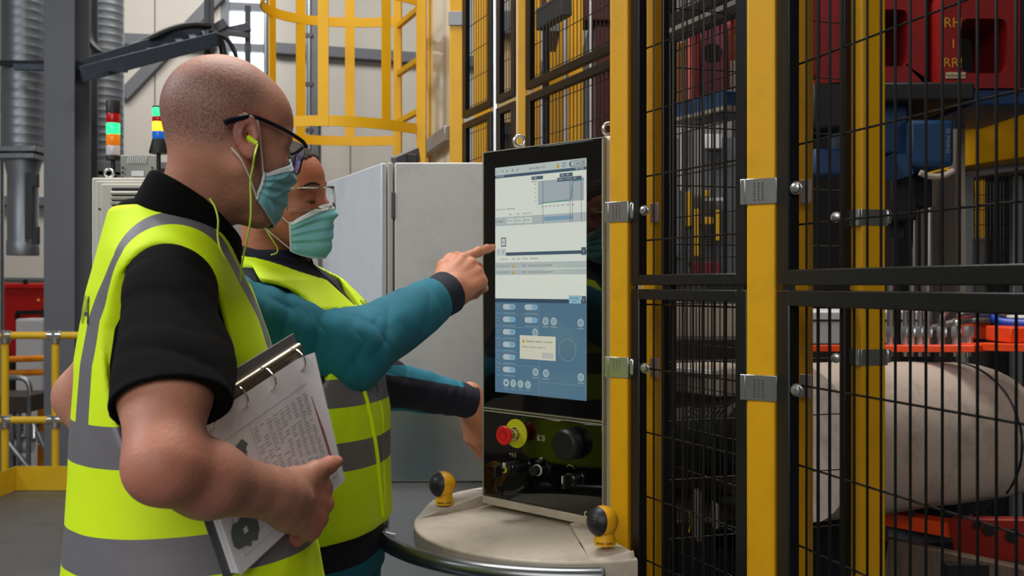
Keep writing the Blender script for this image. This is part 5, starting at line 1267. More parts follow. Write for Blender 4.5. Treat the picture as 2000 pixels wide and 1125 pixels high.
# ------------------------------------------------------------------ people: materials
def skin_mat(name, base, red, stub, rough=.58):
    m = bpy.data.materials.new(name); m.use_nodes = True; nt = m.node_tree; N = nt.nodes; L = nt.links; b = N['Principled BSDF']
    b.inputs['Roughness'].default_value = rough; b.inputs['Subsurface Weight'].default_value = .12; b.inputs['Subsurface Radius'].default_value = (.01, .004, .002); b.inputs['Subsurface Scale'].default_value = .6
    tc = N.new('ShaderNodeTexCoord'); n = N.new('ShaderNodeTexNoise'); n.inputs['Scale'].default_value = 22; n.inputs['Detail'].default_value = 6; L.new(tc.outputs['Object'], n.inputs['Vector'])
    c = lin(base); mx = N.new('ShaderNodeMixRGB'); mx.inputs[1].default_value = (*[x*.80 for x in c], 1); mx.inputs[2].default_value = (*[min(1, x*1.2) for x in c], 1); L.new(n.outputs['Fac'], mx.inputs[0])
    a = N.new('ShaderNodeAttribute'); a.attribute_name = 'red'; m2 = N.new('ShaderNodeMixRGB'); m2.inputs[2].default_value = (*lin(red), 1); L.new(a.outputs['Fac'], m2.inputs[0]); L.new(mx.outputs[0], m2.inputs[1])
    a2 = N.new('ShaderNodeAttribute'); a2.attribute_name = 'stubble'; n2 = N.new('ShaderNodeTexNoise'); n2.inputs['Scale'].default_value = 420; n2.inputs['Detail'].default_value = 2; L.new(tc.outputs['Object'], n2.inputs['Vector'])
    mm = N.new('ShaderNodeMath'); mm.operation = 'MULTIPLY'; L.new(a2.outputs['Fac'], mm.inputs[0])
    rp = N.new('ShaderNodeMapRange'); rp.inputs[1].default_value = .35; rp.inputs[2].default_value = .65; rp.inputs[3].default_value = .35; rp.inputs[4].default_value = 1.0; L.new(n2.outputs['Fac'], rp.inputs[0]); L.new(rp.outputs[0], mm.inputs[1])
    m3 = N.new('ShaderNodeMixRGB'); m3.inputs[2].default_value = (*lin(stub), 1); L.new(mm.outputs[0], m3.inputs[0]); L.new(m2.outputs[0], m3.inputs[1]); L.new(m3.outputs[0], b.inputs['Base Color'])
    n4 = N.new('ShaderNodeTexNoise'); n4.inputs['Scale'].default_value = 170; n4.inputs['Detail'].default_value = 3; L.new(tc.outputs['Object'], n4.inputs['Vector'])
    bp = N.new('ShaderNodeBump'); bp.inputs['Strength'].default_value = .45; bp.inputs['Distance'].default_value = .0015; L.new(n4.outputs['Fac'], bp.inputs['Height']); L.new(bp.outputs[0], b.inputs['Normal'])
    return m
SK1 = skin_mat('skin_fair', '#b27c66', '#b0523f', '#4a3c38'); SK2 = skin_mat('skin_tanned', '#b47455', '#a04e38', '#4a3024')
HIVIS = M('hi_vis_yellow', '#d6f500', .62, var=.03, scale=5, bump=.25, bscale=900)
_b = HIVIS.node_tree.nodes['Principled BSDF']
REFL = M('reflective_grey_tape', '#77757a', .42, .25, var=.04, scale=8, bump=.2, bscale=1400)
POLO = M('black_polo_cotton', '#050506', .95, spec=.2, var=.12, scale=14, bump=.4, bscale=1100)
TEAL = M('teal_work_cloth', '#0f6a80', .8, var=.14, scale=16, bump=.4, bscale=900)
NAVY = M('navy_work_cloth', '#0f1426', .8, var=.12, scale=16, bump=.4, bscale=900)
BINDG = M('black_vest_binding', '#15161a', .8, var=.05)
MASKM = M('mask_blue', '#7fc2cc', .75, var=.04, scale=10, bump=.15, bscale=900)
MASKW = M('mask_white', '#cfd9da', .7, var=.02)
CORD = M('yellow_green_cord', '#a8c832', .6, var=.1, scale=200, emit=None)
PLUG = M('earplug_yellow_green', '#b8e012', .5, var=0)
STRAPM = M('mask_strap_white', '#d8cdc6', .6, var=.02)

def person(label, yaw, H, hs, neck, torso, hips, arms, skin, xr, yr, attr, hands):
    """arms: list of (pts, radii); hands: list of (wrist, R(3x3), mirror, curl, thumb, spread, sc)"""
    hl = (np.array(H.o)-.17, np.array(H.o)+.17)
    fs = [box_cull(lambda p: head_sdf(H.l(p)/hs)*hs, hl[0], hl[1])]
    c = [H.w(np.array([-.022, 0, -.02])), neck, torso[0], torso[1]]
    fs.append(lambda p: smin(chain(p, c, [.056*hs, .054, .070, .095], .012), chain(p, hips, [.09]*len(hips), .03), .05))
    for pts, rs in arms:
        P_ = np.array(pts); fs.append(box_cull(lambda p, pts=pts, rs=rs: chain(p, pts, rs, .022), P_.min(0)-.07, P_.max(0)+.07))
    for (wr, R, mir, curl, th, sp, sc) in hands:
        R = np.array(R, np.float32); wr = np.array(wr, np.float32)
        def hf(p, wr=wr, R=R, mir=mir, curl=curl, th=th, sp=sp, sc=sc):
            q = (p-wr) @ R
            if mir: q = q*np.array([1, -1, 1], np.float32)
            return hand_sdf(q, curl, [np.array(t) for t in th], sp, sc)
        fs.append(box_cull(hf, wr-.19, wr+.19))
    ks = [0, .045]+[.05]*len(arms)+[.022]*len(hands)
    def F_(p):
        d = fs[0](p); d = smin(d, fs[1](p), .03)
        for f, k in zip(fs[2:], ks[2:]): d = smin(d, f(p), k)
        return d
    V, Q = nets(F_, axis(*xr, .0027), axis(*yr, .0027), axis(.06, H.o[2]+.16, .0027, (.98, .009)))
    V = smooth_mesh(V, Q, 1)
    base = (float(hips[1][0]), float(hips[1][1]), 0)
    o = sobj('person', V, tris(Q), skin, None, attr, origin=base)
    tag(o, label, 'person'); return o, F_
def part_nets(name, f, lo, hi, h, mat, parent, sm=1, attr=None, coarse=None):
    V, Q = nets(f, axis(lo[0], hi[0], h), axis(lo[1], hi[1], h), axis(lo[2], hi[2], h, coarse)); V = smooth_mesh(V, Q, sm)
    return sobj(name, V, tris(Q), mat, parent, attr)
def folds(p, a, b, amp, freq, seed=1, warp=.9):
    """creases running across a limb from a to b"""
    a = np.asarray(a, np.float32); b = np.asarray(b, np.float32); L = np.linalg.norm(b-a); u = (b-a)/L; t = (p-a) @ u
    v = np.cross(u, np.array([.3, -.2, .9])); v = (v/np.linalg.norm(v)).astype(np.float32); y = (p-a) @ v; u = u.astype(np.float32); o = 0
    for k, (sl, fr, ph, wgt) in enumerate(((.35, .62, 0, .9), (-.75, .40, 2.1, .8), (.1, .95, 4., .5))):
        w_ = fbm(p, 7+2*k, seed+k); s_ = np.abs(np.sin((t+sl*y)*freq*fr+ph+w_*warp*2.2)); m_ = np.clip(fbm(p, 6+k, seed+9+k)*1.3+.25, 0, 1)
        o = o+wgt*m_*(1-s_)**1.6
    return amp*(o*1.2-.2)-amp*.35*fbm(p, 15, seed+30)
def shoes(hips_pts, yaw, par, mat):
    f = np.array([math.cos(yaw), math.sin(yaw), 0])
    for an in hips_pts:
        a = np.array([an[0], an[1], 0])
        g = lambda p, a=a: np.maximum(smin(rc(p, a-f*.05+[0, 0, .05], a+f*.13+[0, 0, .035], .045, .038), rc(p, a+[0, 0, .05], a+[0, 0, .13], .042, .045), .04), .001-p[:, 2])
        part_nets('shoe', g, a-[.25, .25, .02], a+[.25, .25, .2], .008, mat, par, 1)
def collar(name, c, yaw, rbot, rtop, zb, zt, mat, par, gap=.35, tilt=(0, 0), flap=.045, wob=0, n=60):
    """c: centre; zb, zt functions of the angle from the front"""
    vs = []; 
    for i in range(n+1):
        a = gap+(2*PI-2*gap)*i/n; f = math.cos(a); d = Vector((math.cos(a+yaw), math.sin(a+yaw), 0)); B, T = zb(f), zt(f); w_ = wob*math.sin(a*9)+wob*.6*math.sin(a*17+1)
        off = Vector((tilt[0], tilt[1], 0))
        rings = [(rbot*.96, B-.012), (rbot, B), ((rbot+rtop)/2, (B+T)/2), (rtop, T-.004), (rtop+.003, T), (rtop+.007, T-.002), (rtop+.013+w_*.4, T-flap*.5), (rtop+.021+w_, T-flap), (rtop+.018+w_, T-flap-.001), (rtop+.008, T-flap*.6)]
        for r, z in rings: vs.append(Vector(c).to_2d().to_3d()+d*r+off*(z-1.5)*1.0+Vector((0, 0, z)))
    k = 10; fs = [(i*k+j, i*k+j+1, (i+1)*k+j+1, (i+1)*k+j) for i in range(n) for j in range(k-1)]
    o = mesh_obj(name, vs, fs, mat, par, ang=0); o.data.shade_smooth()
    s = o.modifiers.new('Solidify', 'SOLIDIFY'); s.thickness = .0022; s2 = o.modifiers.new('Subsurf', 'SUBSURF'); s2.levels = 1; s2.render_levels = 1
    return o
def tube_part(name, H, pts, r, mat, par, n=8, k=6, world=False):
    p = [Vector(q) if world else H.W(*q) for q in pts]; return MB().tube(bez(p, k), r, n).build(name, mat, par)
def face_mask(H, hs, par, phi, top, bot, pleats, tag_off=.0045, seed=0, crease=0, NU=72, NV=46, sharp=0):
    """surgical mask wrapped on the face; phi: half angle; top/bot: heights as functions of u in -1..1"""
    U = np.linspace(-1, 1, NU); Vv = np.linspace(0, 1, NV); ax0 = np.array([.015, 0, 0], np.float32); pts = np.zeros((NU, NV, 3), np.float32)
    R_ = np.zeros((NU, NV), np.float32); ph = U*phi
    for i, u in enumerate(U):
        z = bot(u)+(top(u)-bot(u))*Vv; t = np.full(NV, .17, np.float32); d = np.array([math.cos(ph[i]), math.sin(ph[i]), 0], np.float32)
        for _ in range(28):
            q = np.stack([ax0[0]+d[0]*t, d[1]*t, z], 1).astype(np.float32); t = t-np.clip(head_sdf(q, ears=False), -.01, .03)*.8
        R_[i] = np.maximum(t, .072-.012*abs(u)); pts[i, :, 2] = z
    K = np.array([1, 4, 6, 4, 1])/16.
    for _ in range(10):
        Rn = R_.copy()
        Rp = np.pad(R_, ((2, 2), (0, 0)), 'edge'); Rn = sum(K[j]*Rp[j:j+NU] for j in range(5)); Rp = np.pad(Rn, ((0, 0), (2, 2)), 'edge'); Rn = sum(K[j]*Rp[:, j:j+NV] for j in range(5))
        R_ = np.maximum(Rn, R_-.0005)
    edge = np.minimum(1, (1-np.abs(U))*6)[:, None]*np.minimum(1, np.minimum(Vv, 1-Vv)*9)[None]
    R_ = R_+tag_off+edge*.004
    pl = np.zeros(NV)
    for c_ in pleats: pl += np.clip((Vv-c_)/.05, -1, 1)*np.exp(-((Vv-c_)/.06)**2)
    R_ += (pl[None]*.0035*np.minimum(1, (1-np.abs(U))*8)[:, None])
    rs = np.random.RandomState(seed)
    if crease:
        for _ in range(7):
            u0, v0, a_ = rs.uniform(-1, 1), rs.uniform(.15, .95), rs.uniform(-1.2, 1.2); dd = (U[:, None]-u0)*math.sin(a_)+(Vv[None]-v0)*math.cos(a_); al = (U[:, None]-u0)*math.cos(a_)-(Vv[None]-v0)*math.sin(a_)
            R_ += crease*np.exp(-(dd/.05)**2)*np.exp(-(al/.45)**2)*edge
    for i in range(NU):
        pts[i, :, 0] = ax0[0]+math.cos(ph[i])*R_[i]; pts[i, :, 1] = math.sin(ph[i])*R_[i]
    W_ = H.w(pts.reshape(-1, 3)*hs).reshape(NU, NV, 3)
    def grid(i0, i1, j0, j1, name, mat, parent, off=0):
        sub = W_[i0:i1, j0:j1]; n1, n2 = sub.shape[:2]
        if off:
            cen = H.w(np.array([.0, 0, -.03])*hs); dv = sub-cen; sub = sub+dv/np.linalg.norm(dv, axis=2, keepdims=True)*off
        fs = [(i*n2+j, i*n2+j+1, (i+1)*n2+j+1, (i+1)*n2+j) for i in range(n1-1) for j in range(n2-1)]
        o = mesh_obj(name, [Vector([float(x) for x in v]) for v in sub.reshape(-1, 3)], fs, mat, parent, ang=0); o.data.shade_smooth()
        s = o.modifiers.new('Solidify', 'SOLIDIFY'); s.thickness = .0014; return o
    m = grid(0, NU, 0, NV, 'face_mask', MASKM, par)
    grid(2, NU-2, NV-6, NV, 'nose_strip', MASKW, m, .0006)
    grid(0, NU, 0, 2, 'hem', MASKW, m, .0006); grid(0, 3, 0, NV, 'side_seam', MASKW, m, .0006); grid(NU-3, NU, 0, NV, 'side_seam', MASKW, m, .0006)
    return m, W_
def drape(s, size, f, org, ex, ey, inn, mat, par, off=.0015, name='print', bold=True):
    """text laid on the surface f=0, marched along inn"""
    vs, fs = text('t', s, mat, size, (0, 0, 0), (1, 0, 0), (0, 1, 0), None, .0)
    bm = bmesh.new(); bv = [bm.verts.new(v) for v in vs]
    for q in fs:
        try: bm.faces.new([bv[i] for i in q])
        except ValueError: pass
    bmesh.ops.triangulate(bm, faces=bm.faces[:])
    for _ in range(3):
        es = [e for e in bm.edges if e.calc_length() > .006]
        if es: bmesh.ops.subdivide_edges(bm, edges=es, cuts=1); bmesh.ops.triangulate(bm, faces=bm.faces[:])
    bm.verts.index_update(); P_ = np.array([v.co[:] for v in bm.verts], np.float32); T = [tuple(v.index for v in q.verts) for q in bm.faces]; bm.free()
    ex, ey, inn = [np.array(v, np.float32) for v in (ex, ey, inn)]; w_ = np.array(org, np.float32)+P_[:, :1]*ex+P_[:, 1:2]*ey
    for _ in range(40): w_ = w_+inn*np.clip(f(w_)-off, -.01, .02)[:, None]
    o = mesh_obj(name, [Vector([float(x) for x in v]) for v in w_], T, mat, par, smooth=True); return o

# ================================================================== man 1: bald, with the binder
Y1 = .436
H1 = Frame((-.420, 1.425, 1.655), .74, .17); S1 = .94
Sr1, El1, Wr1, Kn1 = (-.455, 1.297, 1.438), (-.400, 1.115, 1.242), (-.3085, 1.300, 1.168), (-.2726, 1.4075, 1.132)
Sl1, EL1, WL1 = (-.585, 1.635, 1.445), (-.752, 1.70, 1.255), (-.62, 1.64, 1.06)
pn = nrm((.891, -.443, .103))
xh = nrm(np.array([-.268, 1.402, 1.122])-np.array(Wr1)); zh = nrm(pn-xh*float(pn @ xh)); yh = np.cross(zh, xh); RH1 = np.stack([xh, yh, zh], 1)
xl = nrm((.6, -.2, -.75)); zl_ = nrm(np.cross(xl, (0, 1, .3))); RHL1 = np.stack([xl, np.cross(zl_, xl), zl_], 1)
curl1 = [(.75, 1.15, .7), (.85, 1.2, .7), (.9, 1.2, .7), (.95, 1.15, .7)]
thumb1 = [(.028, .024, -.004), (.060, .044, .004), (.088, .058, .006), (.112, .068, .002)]
def attr1_red(V):
    q = H1.l(V)/S1; r = .75*np.exp(-((np.abs(q[:, 1])-.085)/.010)**2)*(np.abs(q[:, 0]+.01) < .04)*(np.abs(q[:, 2]) < .045)
    kn = (V-np.array(Wr1, np.float32)) @ RH1.astype(np.float32); r = np.maximum(r, .35*np.exp(-((kn[:, 0]-.095)/.03)**2)*(np.linalg.norm(kn, axis=1) < .2))
    el = np.linalg.norm(V-np.array(El1, np.float32), axis=1); return np.maximum(r, .45*np.exp(-(el/.06)**2))
def attr1_st(V):
    q = H1.l(V)/S1; near = np.linalg.norm(q, axis=1) < .2; n = fbm(V, 30, 4)*.12
    scalp = np.clip((-.012+q[:, 2]*.35-(q[:, 0]-.02)*1.0+n*.05)/.04, 0, 1)*np.clip((q[:, 2]+.035)/.03, 0, 1)*np.clip((.128+n*.1-q[:, 2]+.0)/.05, 0, 1)
    jaw = np.clip((-.005-q[:, 2])/.03, 0, 1)*np.clip((q[:, 0]-.012)/.02, 0, 1)*(q[:, 2] > -.13)
    return near*np.maximum(scalp*.85, jaw*.45)
p1, F1 = person('bald man seen from behind in yellow vest, holding an open ring binder', Y1, H1, S1, (-.487, 1.457, 1.515), ((-.50, 1.47, 1.36), (-.475, 1.47, 1.05)),
    [(-.43, 1.385, .92), (-.47, 1.47, 1.0), (-.51, 1.555, .92)],
    [([Sr1, (-.424, 1.19, 1.325), El1, (-.370, 1.180, 1.214), Wr1], [.056, .054, .041, .044, .030]), ([Sl1, EL1, WL1], [.055, .044, .03]),
     ([(-.43, 1.385, .92), (-.42, 1.37, .52), (-.425, 1.37, .10)], [.075, .05, .04]), ([(-.51, 1.555, .92), (-.515, 1.57, .52), (-.52, 1.57, .10)], [.075, .05, .04])],
    SK1, (-.85, -.20), (1.02, 1.80), {'red': attr1_red, 'stubble': attr1_st},
    [(Wr1, RH1, False, curl1, thumb1, (.06, -.10, -.26, -.42), 1.10), (WL1, RHL1, True, [(.3, .4, .2)]*4, [(.03, .025, -.01), (.055, .04, -.015), (.08, .05, -.02), (.1, .055, -.02)], (.1, 0, -.1, -.2), 1.0)])
c1, s1 = math.cos(Y1), math.sin(Y1); f1 = np.array([c1, s1, 0]); l1 = np.array([-s1, c1, 0])
T1 = [(.90, -.476, 1.475, .186, .185), (1.05, -.482, 1.475, .172, .180), (1.20, -.500, 1.482, .150, .172), (1.337, -.512, 1.486, .134, .170), (1.44, -.520, 1.480, .108, .162), (1.50, -.522, 1.472, .088, .140), (1.56, -.520, 1.466, .072, .095), (1.62, -.518, 1.46, .055, .065)]
def latx(p, tab, yaw):
    cx, cy, a, b = interp_tab(p[:, 2], tab); dx, dy = p[:, 0]-cx, p[:, 1]-cy; return dx*math.cos(yaw)+dy*math.sin(yaw), -dx*math.sin(yaw)+dy*math.cos(yaw)
def torso1(p, off=0):
    d = loft(p, T1, Y1, 2.3, off); nb = np.array([-.508, 1.466, 1.500])
    for S_, k in ((Sr1, 1), (Sl1, 1)):
        S_ = np.array(S_); e = rc(p, nb, S_*.80+nb*.20+np.array([0, 0, .010]), .044+off, .050+off); d = smin(d, e, .05)
    return d
def vest1(p):
    x, y = latx(p, T1, Y1); d = torso1(p, .010)+fbm(p, 11, 2)*.0032*np.clip((1.5-p[:, 2])*4, .3, 1)-.0022*np.maximum(np.sin(y*38+fbm(p, 7, 9)*2.2+x*20), 0)*np.clip((1.30-p[:, 2])*5, 0, 1)
    for sg in (-1, 1):       # arm holes
        e = (np.sqrt(((x+.022)/.080)**2+((p[:, 2]-1.335)/.166)**2)-1)*.080
        e = np.maximum(e, .122+.040*np.clip((p[:, 2]-1.39)/.09, 0, 1)-sg*y); d = smax(d, -e, .012)
    e = np.sqrt((x-.030)**2+(y*.92)**2)-.102; e = np.maximum(e, 1.492+(-x)*.34-p[:, 2]); d = smax(d, -e, .006)
    e = np.abs(y)-np.clip((p[:, 2]-1.33)*.52, 0, .10); e = np.maximum(e, -x+.02); e = np.maximum(e, 1.33-p[:, 2]); d = smax(d, -e, .004)
    d = smax(d, .925-p[:, 2], .004); return smax(d, p[:, 2]-1.565, .01)
V, Q = nets(vest1, axis(-.76, -.2, .0034), axis(1.2, 1.75, .0034), axis(.90, 1.60, .0034)); V = smooth_mesh(V, Q, 1); T = tris(Q)
Vf = V.astype(np.float32); x_, y_ = latx(Vf, T1, Y1); z_ = V[:, 2]
st = np.minimum(np.abs(z_-1.230)-.0285, np.abs(z_-1.088-.03*x_)-.027); st = np.minimum(st, np.maximum(np.abs(np.abs(y_)-(.089+.044*np.clip((z_-1.40)/.09, 0, 1)))-(.0195-.006*np.clip((z_-1.40)/.08, 0, 1)), 1.21-z_))
V, Tn, Tp = cut(V, T, st)
vo = sobj('hi_vis_vest', V, Tp, HIVIS, p1); sobj('reflective_stripe', V, Tn, REFL, vo)
AN = np.array
drape('VA', .058, vest1, AN([-.512, 1.475, 1.412])-f1*.2-l1*.032, -l1, (0, 0, 1), f1, M('print_grey', '#3c4442', .7, var=0), vo)
# vest neck binding at the back
bp_ = []
for i in range(25):
    a = 1.15+(2*PI-2.3)*i/24; d_ = AN([math.cos(a+Y1), math.sin(a+Y1), 0]); q = AN([-.512, 1.462, 1.552])+d_*.2; q = q[None].astype(np.float32)
    q = AN([[-.508, 1.462, 1.553]])+d_[None]*(.080+.012*abs(math.sin(a))); bp_.append(Vector([float(v) for v in q[0]])+Vector((0, 0, -.012*max(0, math.cos(a)))))
MB().tube(bez(bp_, 2), .0042, 8).build('binding', BINDG, vo)
def polo1(p):
    d = torso1(p, -.001); d = smax(d, p[:, 2]-1.575, .01); d = smax(d, .93-p[:, 2], .005)
    a, b = AN(Sr1), AN(El1); e = chain(p, [a+[0, 0, .0], a*.5+b*.5, a*.22+b*.78], [.061, .062, .068], .02); ar = AN([-.385, 1.20, 1.37])
    e = smin(e, rc(p, a*.6+b*.4+[.03, .02, -.01], a*.26+b*.74+[.022, .016, .006], .05, .052), .03)
    e = e+folds(p, a, b, .0022, 60, 3)+fbm(p, 9, 8)*.003
    u = (b-a)/np.linalg.norm(b-a); un = nrm(u+AN([.10, 0, -.22])); cp_ = a*.31+b*.69; e = smax(e, ((p-cp_) @ un.astype(np.float32)), .003)
    hol = chain(p, [a*.5+b*.5, a*.0+b*1.0], [.054, .066]); hol = np.maximum(hol, -((p-(a*.42+b*.58)) @ un.astype(np.float32))); e = smax(e, -hol, .003)
    d = smin(d, e, .022)
    a, b = AN(Sl1), AN(EL1); e = chain(p, [a, a*.4+b*.6], [.066, .062], .02)+folds(p, a, b, .003, 60, 5); u = nrm(b-a); e = smax(e, (p-(a*.42+b*.58)) @ u.astype(np.float32), .003)
    return smin(d, e, .03)
po = part_nets('polo_shirt', polo1, (-.80, 1.02, .91), (-.2, 1.78, 1.60), .0034, POLO, p1)
collar('collar', (-.491, 1.460, 0), Y1, .084, .072, lambda f: 1.53-.030*f, lambda f: 1.572-.042*f-.012*max(f, 0), POLO, po, gap=.30, flap=.052, tilt=(.41, -.39))
# trousers, shoes
def trou1(p):
    d = chain(p, [(-.47, 1.47, 1.02), (-.47, 1.47, .93)], [.135, .14]); d = np.maximum(d, p[:, 2]-1.03)
    for h, k_, a in (((-.43, 1.385, .90), (-.42, 1.37, .52), (-.425, 1.37, .12)), ((-.51, 1.555, .90), (-.515, 1.57, .52), (-.52, 1.57, .12))): d = smin(d, chain(p, [h, k_, a], [.105, .078, .070], .02), .03)
    return np.maximum(d+fbm(p, 9, 3)*.004, .09-p[:, 2])
part_nets('trousers', trou1, (-.68, 1.2, .08), (-.27, 1.74, 1.04), .009, M('dark_trousers', '#15171d', .85, var=.1), p1)
shoes([(-.425, 1.37), (-.52, 1.57)], Y1, p1, DARK)
# spectacles
GF = M('navy_spectacle_frame', '#0b0f20', .25, var=0); sp = MB()
for s in (-1, 1): sp.tube(bez([H1.W(*[v*S1 for v in q]) for q in [(-.040, s*.083, .016), (-.022, s*.086, .026), (-.004, s*.088, .033), (.045, s*.080, .031), (.090, s*.068, .025), (.106, s*.060, .019)]], 6), [.0044]*8+[.0032]*15+[.0028]*8 if False else .0031, 8)
sp.tube(bez([H1.W(*[v*S1 for v in q]) for q in [(.106, -.060, .019), (.114, -.040, .024), (.118, -.010, .018), (.118, .010, .018), (.114, .040, .024), (.106, .060, .019)]], 5), .0028, 8)
for s in (-1, 1): sp.tube(bez([H1.W(*[v*S1 for v in q]) for q in [(.104, s*.060, .015), (.103, s*.058, -.005), (.108, s*.046, -.020), (.113, s*.028, -.021), (.116, s*.012, -.008), (.117, s*.010, .012)]], 5), .0014, 6)
so = sp.build('spectacles', GF, p1)
for s in (-1, 1):
    vs = [H1.W(*[v*S1 for v in q]) for q in [(.104, s*.059, .014), (.103, s*.057, -.005), (.108, s*.045, -.019), (.113, s*.027, -.020), (.116, s*.012, -.008), (.1165, s*.010, .013), (.113, s*.038, .018)]]
    MB().add(vs, [tuple(range(7))]).build('lens', M('violet_coated_lens', '#8f86e8', .05, var=0, spec=.9, coat=.6, alpha=.55), so)
for s in (-1, 1):     # thick temple tips
    MB().tube(bez([H1.W(*[v*S1 for v in q]) for q in [(-.044, s*.083, .012), (-.030, s*.085, .021), (-.012, s*.088, .030)]], 5), .0044, 10).build('temple_tip', GF, so)
mk1, W1g = face_mask(H1, S1, p1, 1.28, lambda u: .006-.046*min(1, abs(u)*1.10)**1.4, lambda u: -.112+.030*abs(u)**2, (.30, .52, .72), seed=5, crease=.0028)
def mw(W_, u, v): i = int(round(u*(W_.shape[0]-1))); j = int(round(v*(W_.shape[1]-1))); return Vector([float(x) for x in W_[i, j]])
for s, u in ((-1, 0), (1, 1)):
    a = mw(W1g, u, .97); b = mw(W1g, u, .08); hw = lambda *q: H1.W(*[v*S1 for v in q])
    MB().tube(bez([a, a.lerp(hw(.008, s*.086, .024), .5)+Vector((0, 0, 0)), hw(.006, s*.086, .026), hw(-.006, s*.083, .036)], 5), .0014, 6).build('ear_loop', STRAPM, mk1)
    MB().tube(bez([b, b.lerp(hw(-.006, s*.085, -.036), .55), hw(-.010, s*.083, -.034), hw(-.026, s*.078, -.020)], 5), .0014, 6).build('ear_loop', STRAPM, mk1)
hw = lambda *q: H1.W(*[v*S1 for v in q])
MB().tube([hw(-.004, -.083, .000), hw(-.001, -.092, -.004), hw(.004, -.099, -.009)], [.0048, .0045, .0030], 12).build('earplug', PLUG, p1)
e0 = hw(.004, -.100, -.009)
co = MB().tube(bez([e0, P(498, 300, 1.312), P(494, 325, 1.314), P(489, 355, 1.318), P(490, 390, 1.318), P(489, 430, 1.315), P(481, 475, 1.33), P(472, 520, 1.36), P(470, 548, 1.38)], 8), .0013, 6).build('earplug_cord', CORD, p1)
MB().tube(bez([P(410, 388, 1.372), P(420, 405, 1.352), P(426, 430, 1.338), P(425, 460, 1.335), P(430, 485, 1.330), P(440, 505, 1.335)], 8), .0013, 6).build('earplug_cord', CORD, p1)

# ------------------------------------------------------------------ ring binder
bA, bB, bC, bD = Vector((-.4014, 1.23, 1.2675)), Vector((-.3014, 1.45, 1.3477)), Vector((-.2528, 1.501, 1.1467)), Vector((-.3528, 1.281, 1.0665))
bs = (bB-bA).normalized(); bv_ = (bD-bA).normalized(); bn = bs.cross(bv_); bn = bn if bn.x > 0 else -bn
BL, BW = (bB-bA).length, (bD-bA).length
bp = lambda s, v, o=0: bA+bs*s+bv_*v+bn*o
RBm = Matrix((bs, bv_, bn)).transposed()
bt = thing('ring_binder', 'open four ring binder with drawings held against the bald man', 'binder', tuple(bp(BL/2, BW, -.01)))
PAP = M('paper_white', '#eceaee', .55, var=.02, scale=3); CARD = M('binder_grey_board', '#55575a', .5, var=.04)
MB().box(bp(BL/2-.004, BW/2-.012, -.026), (BL+.012, BW+.030, .003), RBm).build('cover', CARD, bt, .001)
MB().box(bp(BL/2-.002, -.020, -.022), (BL+.010, .026, .0025), RBm).build('spine_plate', M('spine_plate_grey', '#77777b', .4, .4, var=.04), bt, .001)
# stack of pages, slightly wavy
for i, (o_, nm) in enumerate(((-.0225, 1), (-.014, 1))):
    MB().box(bp(BL/2+.001, BW/2+.002, o_), (BL-.004, BW-.006, .008), RBm).build('page_stack', PAP, bt, .001)
def sheet(name, o_, wav, mat, curl=0):
    n, m_ = 22, 16; vs = []
    for i in range(n+1):
        for j in range(m_+1):
            s_, v_ = BL*i/n, BW*j/m_; h = wav*math.sin(i/n*5+j/m_*2.0)*(j/m_)+curl*max(0, i/n-.88)**2*60*(1-j/m_)
            vs.append(bp(s_*1.01, v_, o_+h))
    fs = [(i*(m_+1)+j, i*(m_+1)+j+1, (i+1)*(m_+1)+j+1, (i+1)*(m_+1)+j) for i in range(n) for j in range(m_)]
    return mesh_obj(name, vs, fs, mat, bt)
sh = sheet('page', -.0085, .0012, PAP, .018)
film = M('clear_sheet_protector', '#ffffff', .12, var=0, alpha=.13, spec=.6, coat=.2)
sheet('sheet_protector', -.0052, .0015, film, .016)
MB().box(bp(BL/2, -.004, -.013), (BL*1.0, .016, .0012), RBm, ).build('metal_rail', M('brassy_rail', '#8f8878', .34, .85, var=.08), bt, .0004)
MB().cyl(bp(.0, -.011, -.017), bp(BL, -.011, -.017), .0075, 14).build('ring_mechanism', M('brassy_rail', '', 0), bt)
for s_ in (.030, .098, .160, .232):
    r = .0175; c = bp(s_, .001, -.011)
    MB().tube([c+bn*(r*math.sin(a))+bv_*(r*math.cos(a)) for a in [PI*1.12*i/16-.15 for i in range(17)]], .0014, 8).build('ring', CHROME, bt)
# printing on the page
INK = M('print_light_grey', '#98959e', .7, var=0); REDI = M('print_red', '#8e1a22', .6, var=0); GRN = M('print_dark_green', '#123f3c', .6, var=.2, scale=60); INKD = M('print_mid_grey', '#77747d', .7, var=0)
def prt(name, rects, mat, o_=-.0074):
    k = MB()
    for (s0, v0, s1, v1) in rects: k.box(bp((s0+s1)/2, (v0+v1)/2, o_), (abs(s1-s0), abs(v1-v0), .0003), RBm)
    o = k.build(name, mat, sh); 
    return o
rnd2 = random.Random(3)
prt('printed_frame', [(.02, .040, .245, .0406), (.02, .195, .245, .1956), (.245, .040, .2456, .1956), (.02, .04, .0206, .1956), (.10, .04, .1005, .1956)], INK)
prt('red_bar', [(.2375, .062, .2432, .182)], REDI, -.0068)
rows_ = []
for c_ in range(9):
    s0 = .105+c_*.0145
    for r_ in range(30):
        if rnd2.random() < .86: rows_.append((s0, .052+r_*.0046, s0+.0055+rnd2.random()*.006, .0528+r_*.0046))
o = prt('printed_table', rows_, INKD); o['kind'] = 'stuff'
k = MB()
for (cs, cv, rr, sd) in ((.062, .078, .021, 1), (.072, .064, .012, 2), (.03, .165, .022, 3), (.045, .172, .016, 4)):
    r3 = random.Random(sd); k.add([bp(cs+rr*(.75+.5*r3.random())*math.cos(2*PI*i/14), cv+rr*(.75+.5*r3.random())*math.sin(2*PI*i/14), -.0072+.0001*sd) for i in range(14)], [tuple(range(14))])
k.build('printed_part_drawing', GRN, sh)
k = MB()
